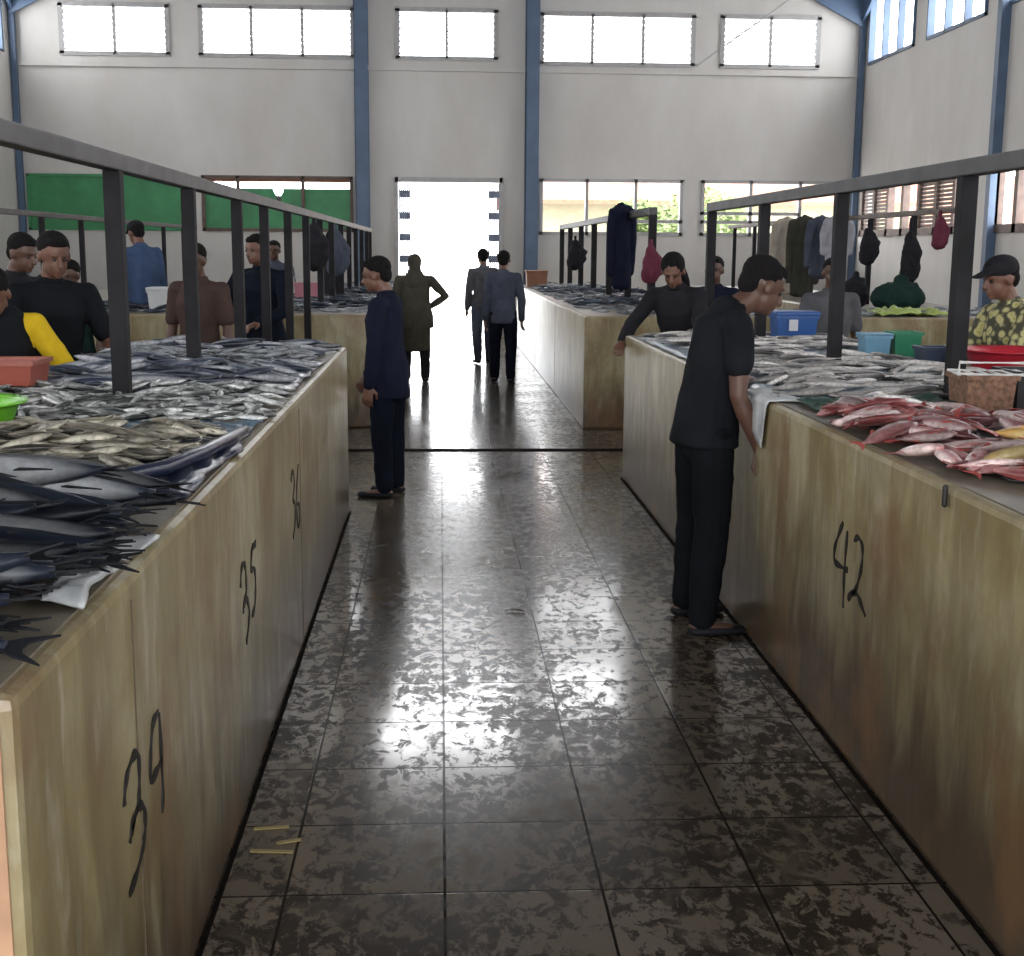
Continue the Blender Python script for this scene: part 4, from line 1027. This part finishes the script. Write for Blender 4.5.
bundle(4.90, 12.75, 2.05, .36, .16, 'maroon bag hanging near the big post beside the person in the patterned shirt', C['maroon'], 3)
bundle(2.07, 12.9, 1.75, .40, .2, 'maroon bag hanging on the first post of the block', C['maroon'], 5)
bundle(2.0, 19.5, 1.85, .45, .28, 'black bag hanging on the rail toward the doorway end of the block', C['dk'], 6)
bundle(-1.19, 12.6, 1.95, .5, .22, 'black bag hanging from the rail beside the pink pail', C['dk'], 8)
bundle(-1.19, 15.2, 1.95, .6, .26, 'dark bag hanging from the rail beyond the person sitting on the block', C['slate'], 9)
def garment(x, y, ztop, h, w_, label, mat, seed, rz=0, sleeves=True):
    m = MB(); m.tube([(-w_*.36,0,-.06),(0,0,-.0),(w_*.36,0,-.06)], [(.05,.045),(.05,.045),(.05,.045)], 10, (0,1,0))
    m.tube([(0,0,-.05),(0,0,-h*.45),(0,0,-h*.98)], [(w_*.36,.06),(w_*.33,.075),(w_*.38,.065)], 16)
    if sleeves:
        for sg in (-1,1): m.tube([(sg*w_*.38,0,-.07),(sg*w_*.46,.01,-h*.4),(sg*w_*.43,.02,-h*.82)], [.052,.048,.04], 10)
    o = remeshed('hanging_garment', m, .012, mat, None, 2, .016, seed, (14,14,2.5)); o.location = (x,y,ztop); o.rotation_euler = (0,0,rz); return tag(o, label, 'clothing')
garment(1.99, 14.4, 2.12, .86, .28, 'navy jacket hanging from the rail of the block by the doorway aisle', C['navy'], 3, R(20))
garment(4.85, 18.3, 2.08, 1.0, .42, 'pale beige garment hanging from the thin rail behind the blue cool box', cloth('beige cloth', (.36,.32,.27)), 4, R(10))
garment(4.85, 17.4, 2.08, 1.0, .40, 'dark olive garment hanging beside the pale beige one', cloth('dark olive cloth', (.05,.05,.04)), 5, R(-10))
garment(4.85, 16.6, 2.06, .7, .46, 'dark slate jacket hanging beside the dark olive garment', C['slate'], 6, R(30))
garment(4.85, 15.9, 2.06, .5, .40, 'light grey shirt hanging at the end of the row of garments', cloth('light grey cloth', (.33,.33,.36)), 7, R(15))
# bare bulb on the rail
t = empty('light_bulb', (-1.19, 9.9, 1.985), 0, 'lit bare white bulb fixed on top of the rail over the cross passage', 'light bulb')
MB().lathe([(.018,0),(.02,.03),(.016,.045)], (0,0,0), 12).build('socket', M['black'], t)
em = bpy.data.materials.new('lit bulb glass'); em.use_nodes = True; q = em.node_tree.nodes['Principled BSDF']; q.inputs['Emission Color'].default_value = (.85,.95,1,1); q.inputs['Emission Strength'].default_value = 25
MB().lathe([(.014,.045),(.034,.075),(.038,.10),(.028,.128),(.001,.14)], (0,0,0), 16).build('glass_bulb', em, t, smooth=True)
# tie rod across the corner window
m = MB(); m.tube([(4.72,24.6,5.0),(7.2,24.6,6.75)], [.014,.014], 8); struct(m, 'trim_%d' % k, M['frame']); k += 1
# litter on the floor
m = MB(); m.tube([(0,0,.006),(.03,.012,.012),(.06,.005,.01),(.085,-.01,.006)], [(.004,.003),(.012,.004),(.010,.004),(.003,.003)], 8)
o = m.build('leaf_scrap', simple('brown leaf', (.05,.03,.018), .5), None, smooth=True); o.location = (.30,5.80,0); tag(o, 'small dark brown curled scrap lying on the tiles in mid aisle', 'litter')
for i, (x, y, a, l_) in enumerate(((-.49,3.55,.1,.10),(-.47,3.40,-.1,.12),(-.43,3.46,.3,.07))):
    m = MB(); m.box(-l_/2,-.008,.0,l_/2,.008,.004); o = m.build('straw_scrap', simple('yellow straw', (.30,.24,.10), .7), None, bevel=.001); o.location = (x,y,.001); o.rotation_euler = (0,0,a)
    tag(o, 'yellowish straw scrap on the floor at the foot of stall 35', 'litter', 'straw scraps by stall 35')
# ------------------------------------------------------------------ daylight
w = bpy.data.worlds.new('world'); scn.world = w; w.use_nodes = True
bg = w.node_tree.nodes['Background']; bg.inputs[0].default_value = (.97,.98,1.0,1); bg.inputs[1].default_value = 11.0
def portal(loc, rot, sx, sy):
    l = bpy.data.lights.new('daylight_portal', 'AREA'); l.shape = 'RECTANGLE'; l.size = sx; l.size_y = sy
    l.cycles.is_portal = True
    o = bpy.data.objects.new('daylight_portal', l); COL.objects.link(o); o.location = loc; o.rotation_euler = rot
P2 = math.pi/2
for sx, X in ((-1, XL-.15), (1, XR+.15)):
    rz = (0, sx*P2, 0)
    for z, hgt in ((5.65, 1.2), (2.45, 1.04)):
        portal((X, 8, z), (0, sx*P2, 0), hgt, 33)
portal((.1, YB+.25, 5.5), (-P2, 0, 0), 15, 1)
portal((.1, YB+.25, 2.45), (-P2, 0, 0), 15.4, 1.05)
portal((.17, YB+.25, 1.0), (-P2, 0, 0), 2.0, 2.0)
portal((.3, YB+.25, 7.65), (-P2, 0, 0), 2.6, 1.8)
portal((.1, YF-.25, 3.3), (P2, 0, 0), 11.8, 6.0)
for xa, xb, ya, yb in sky_gaps:
    xm = (xa+xb)/2; zr = RIDGE-abs(xm-XC)*sl
    s = 1 if xm > XC else -1
    portal((xm, (ya+yb)/2, zr+.12), (0, s*math.atan(sl), 0), 2.6, 1.0)
scn.view_settings.view_transform = 'Standard'; scn.view_settings.look = 'None'
scn.view_settings.gamma = 1; scn.view_settings.use_curve_mapping = False
scn.view_settings.exposure = 0.05
scn.cycles.use_denoising = True
scn.cycles.max_bounces = 7; scn.cycles.diffuse_bounces = 4; scn.cycles.glossy_bounces = 3; scn.cycles.transparent_max_bounces = 8
scn.cycles.sample_clamp_indirect = 6; scn.cycles.caustics_reflective = False; scn.cycles.caustics_refractive = False
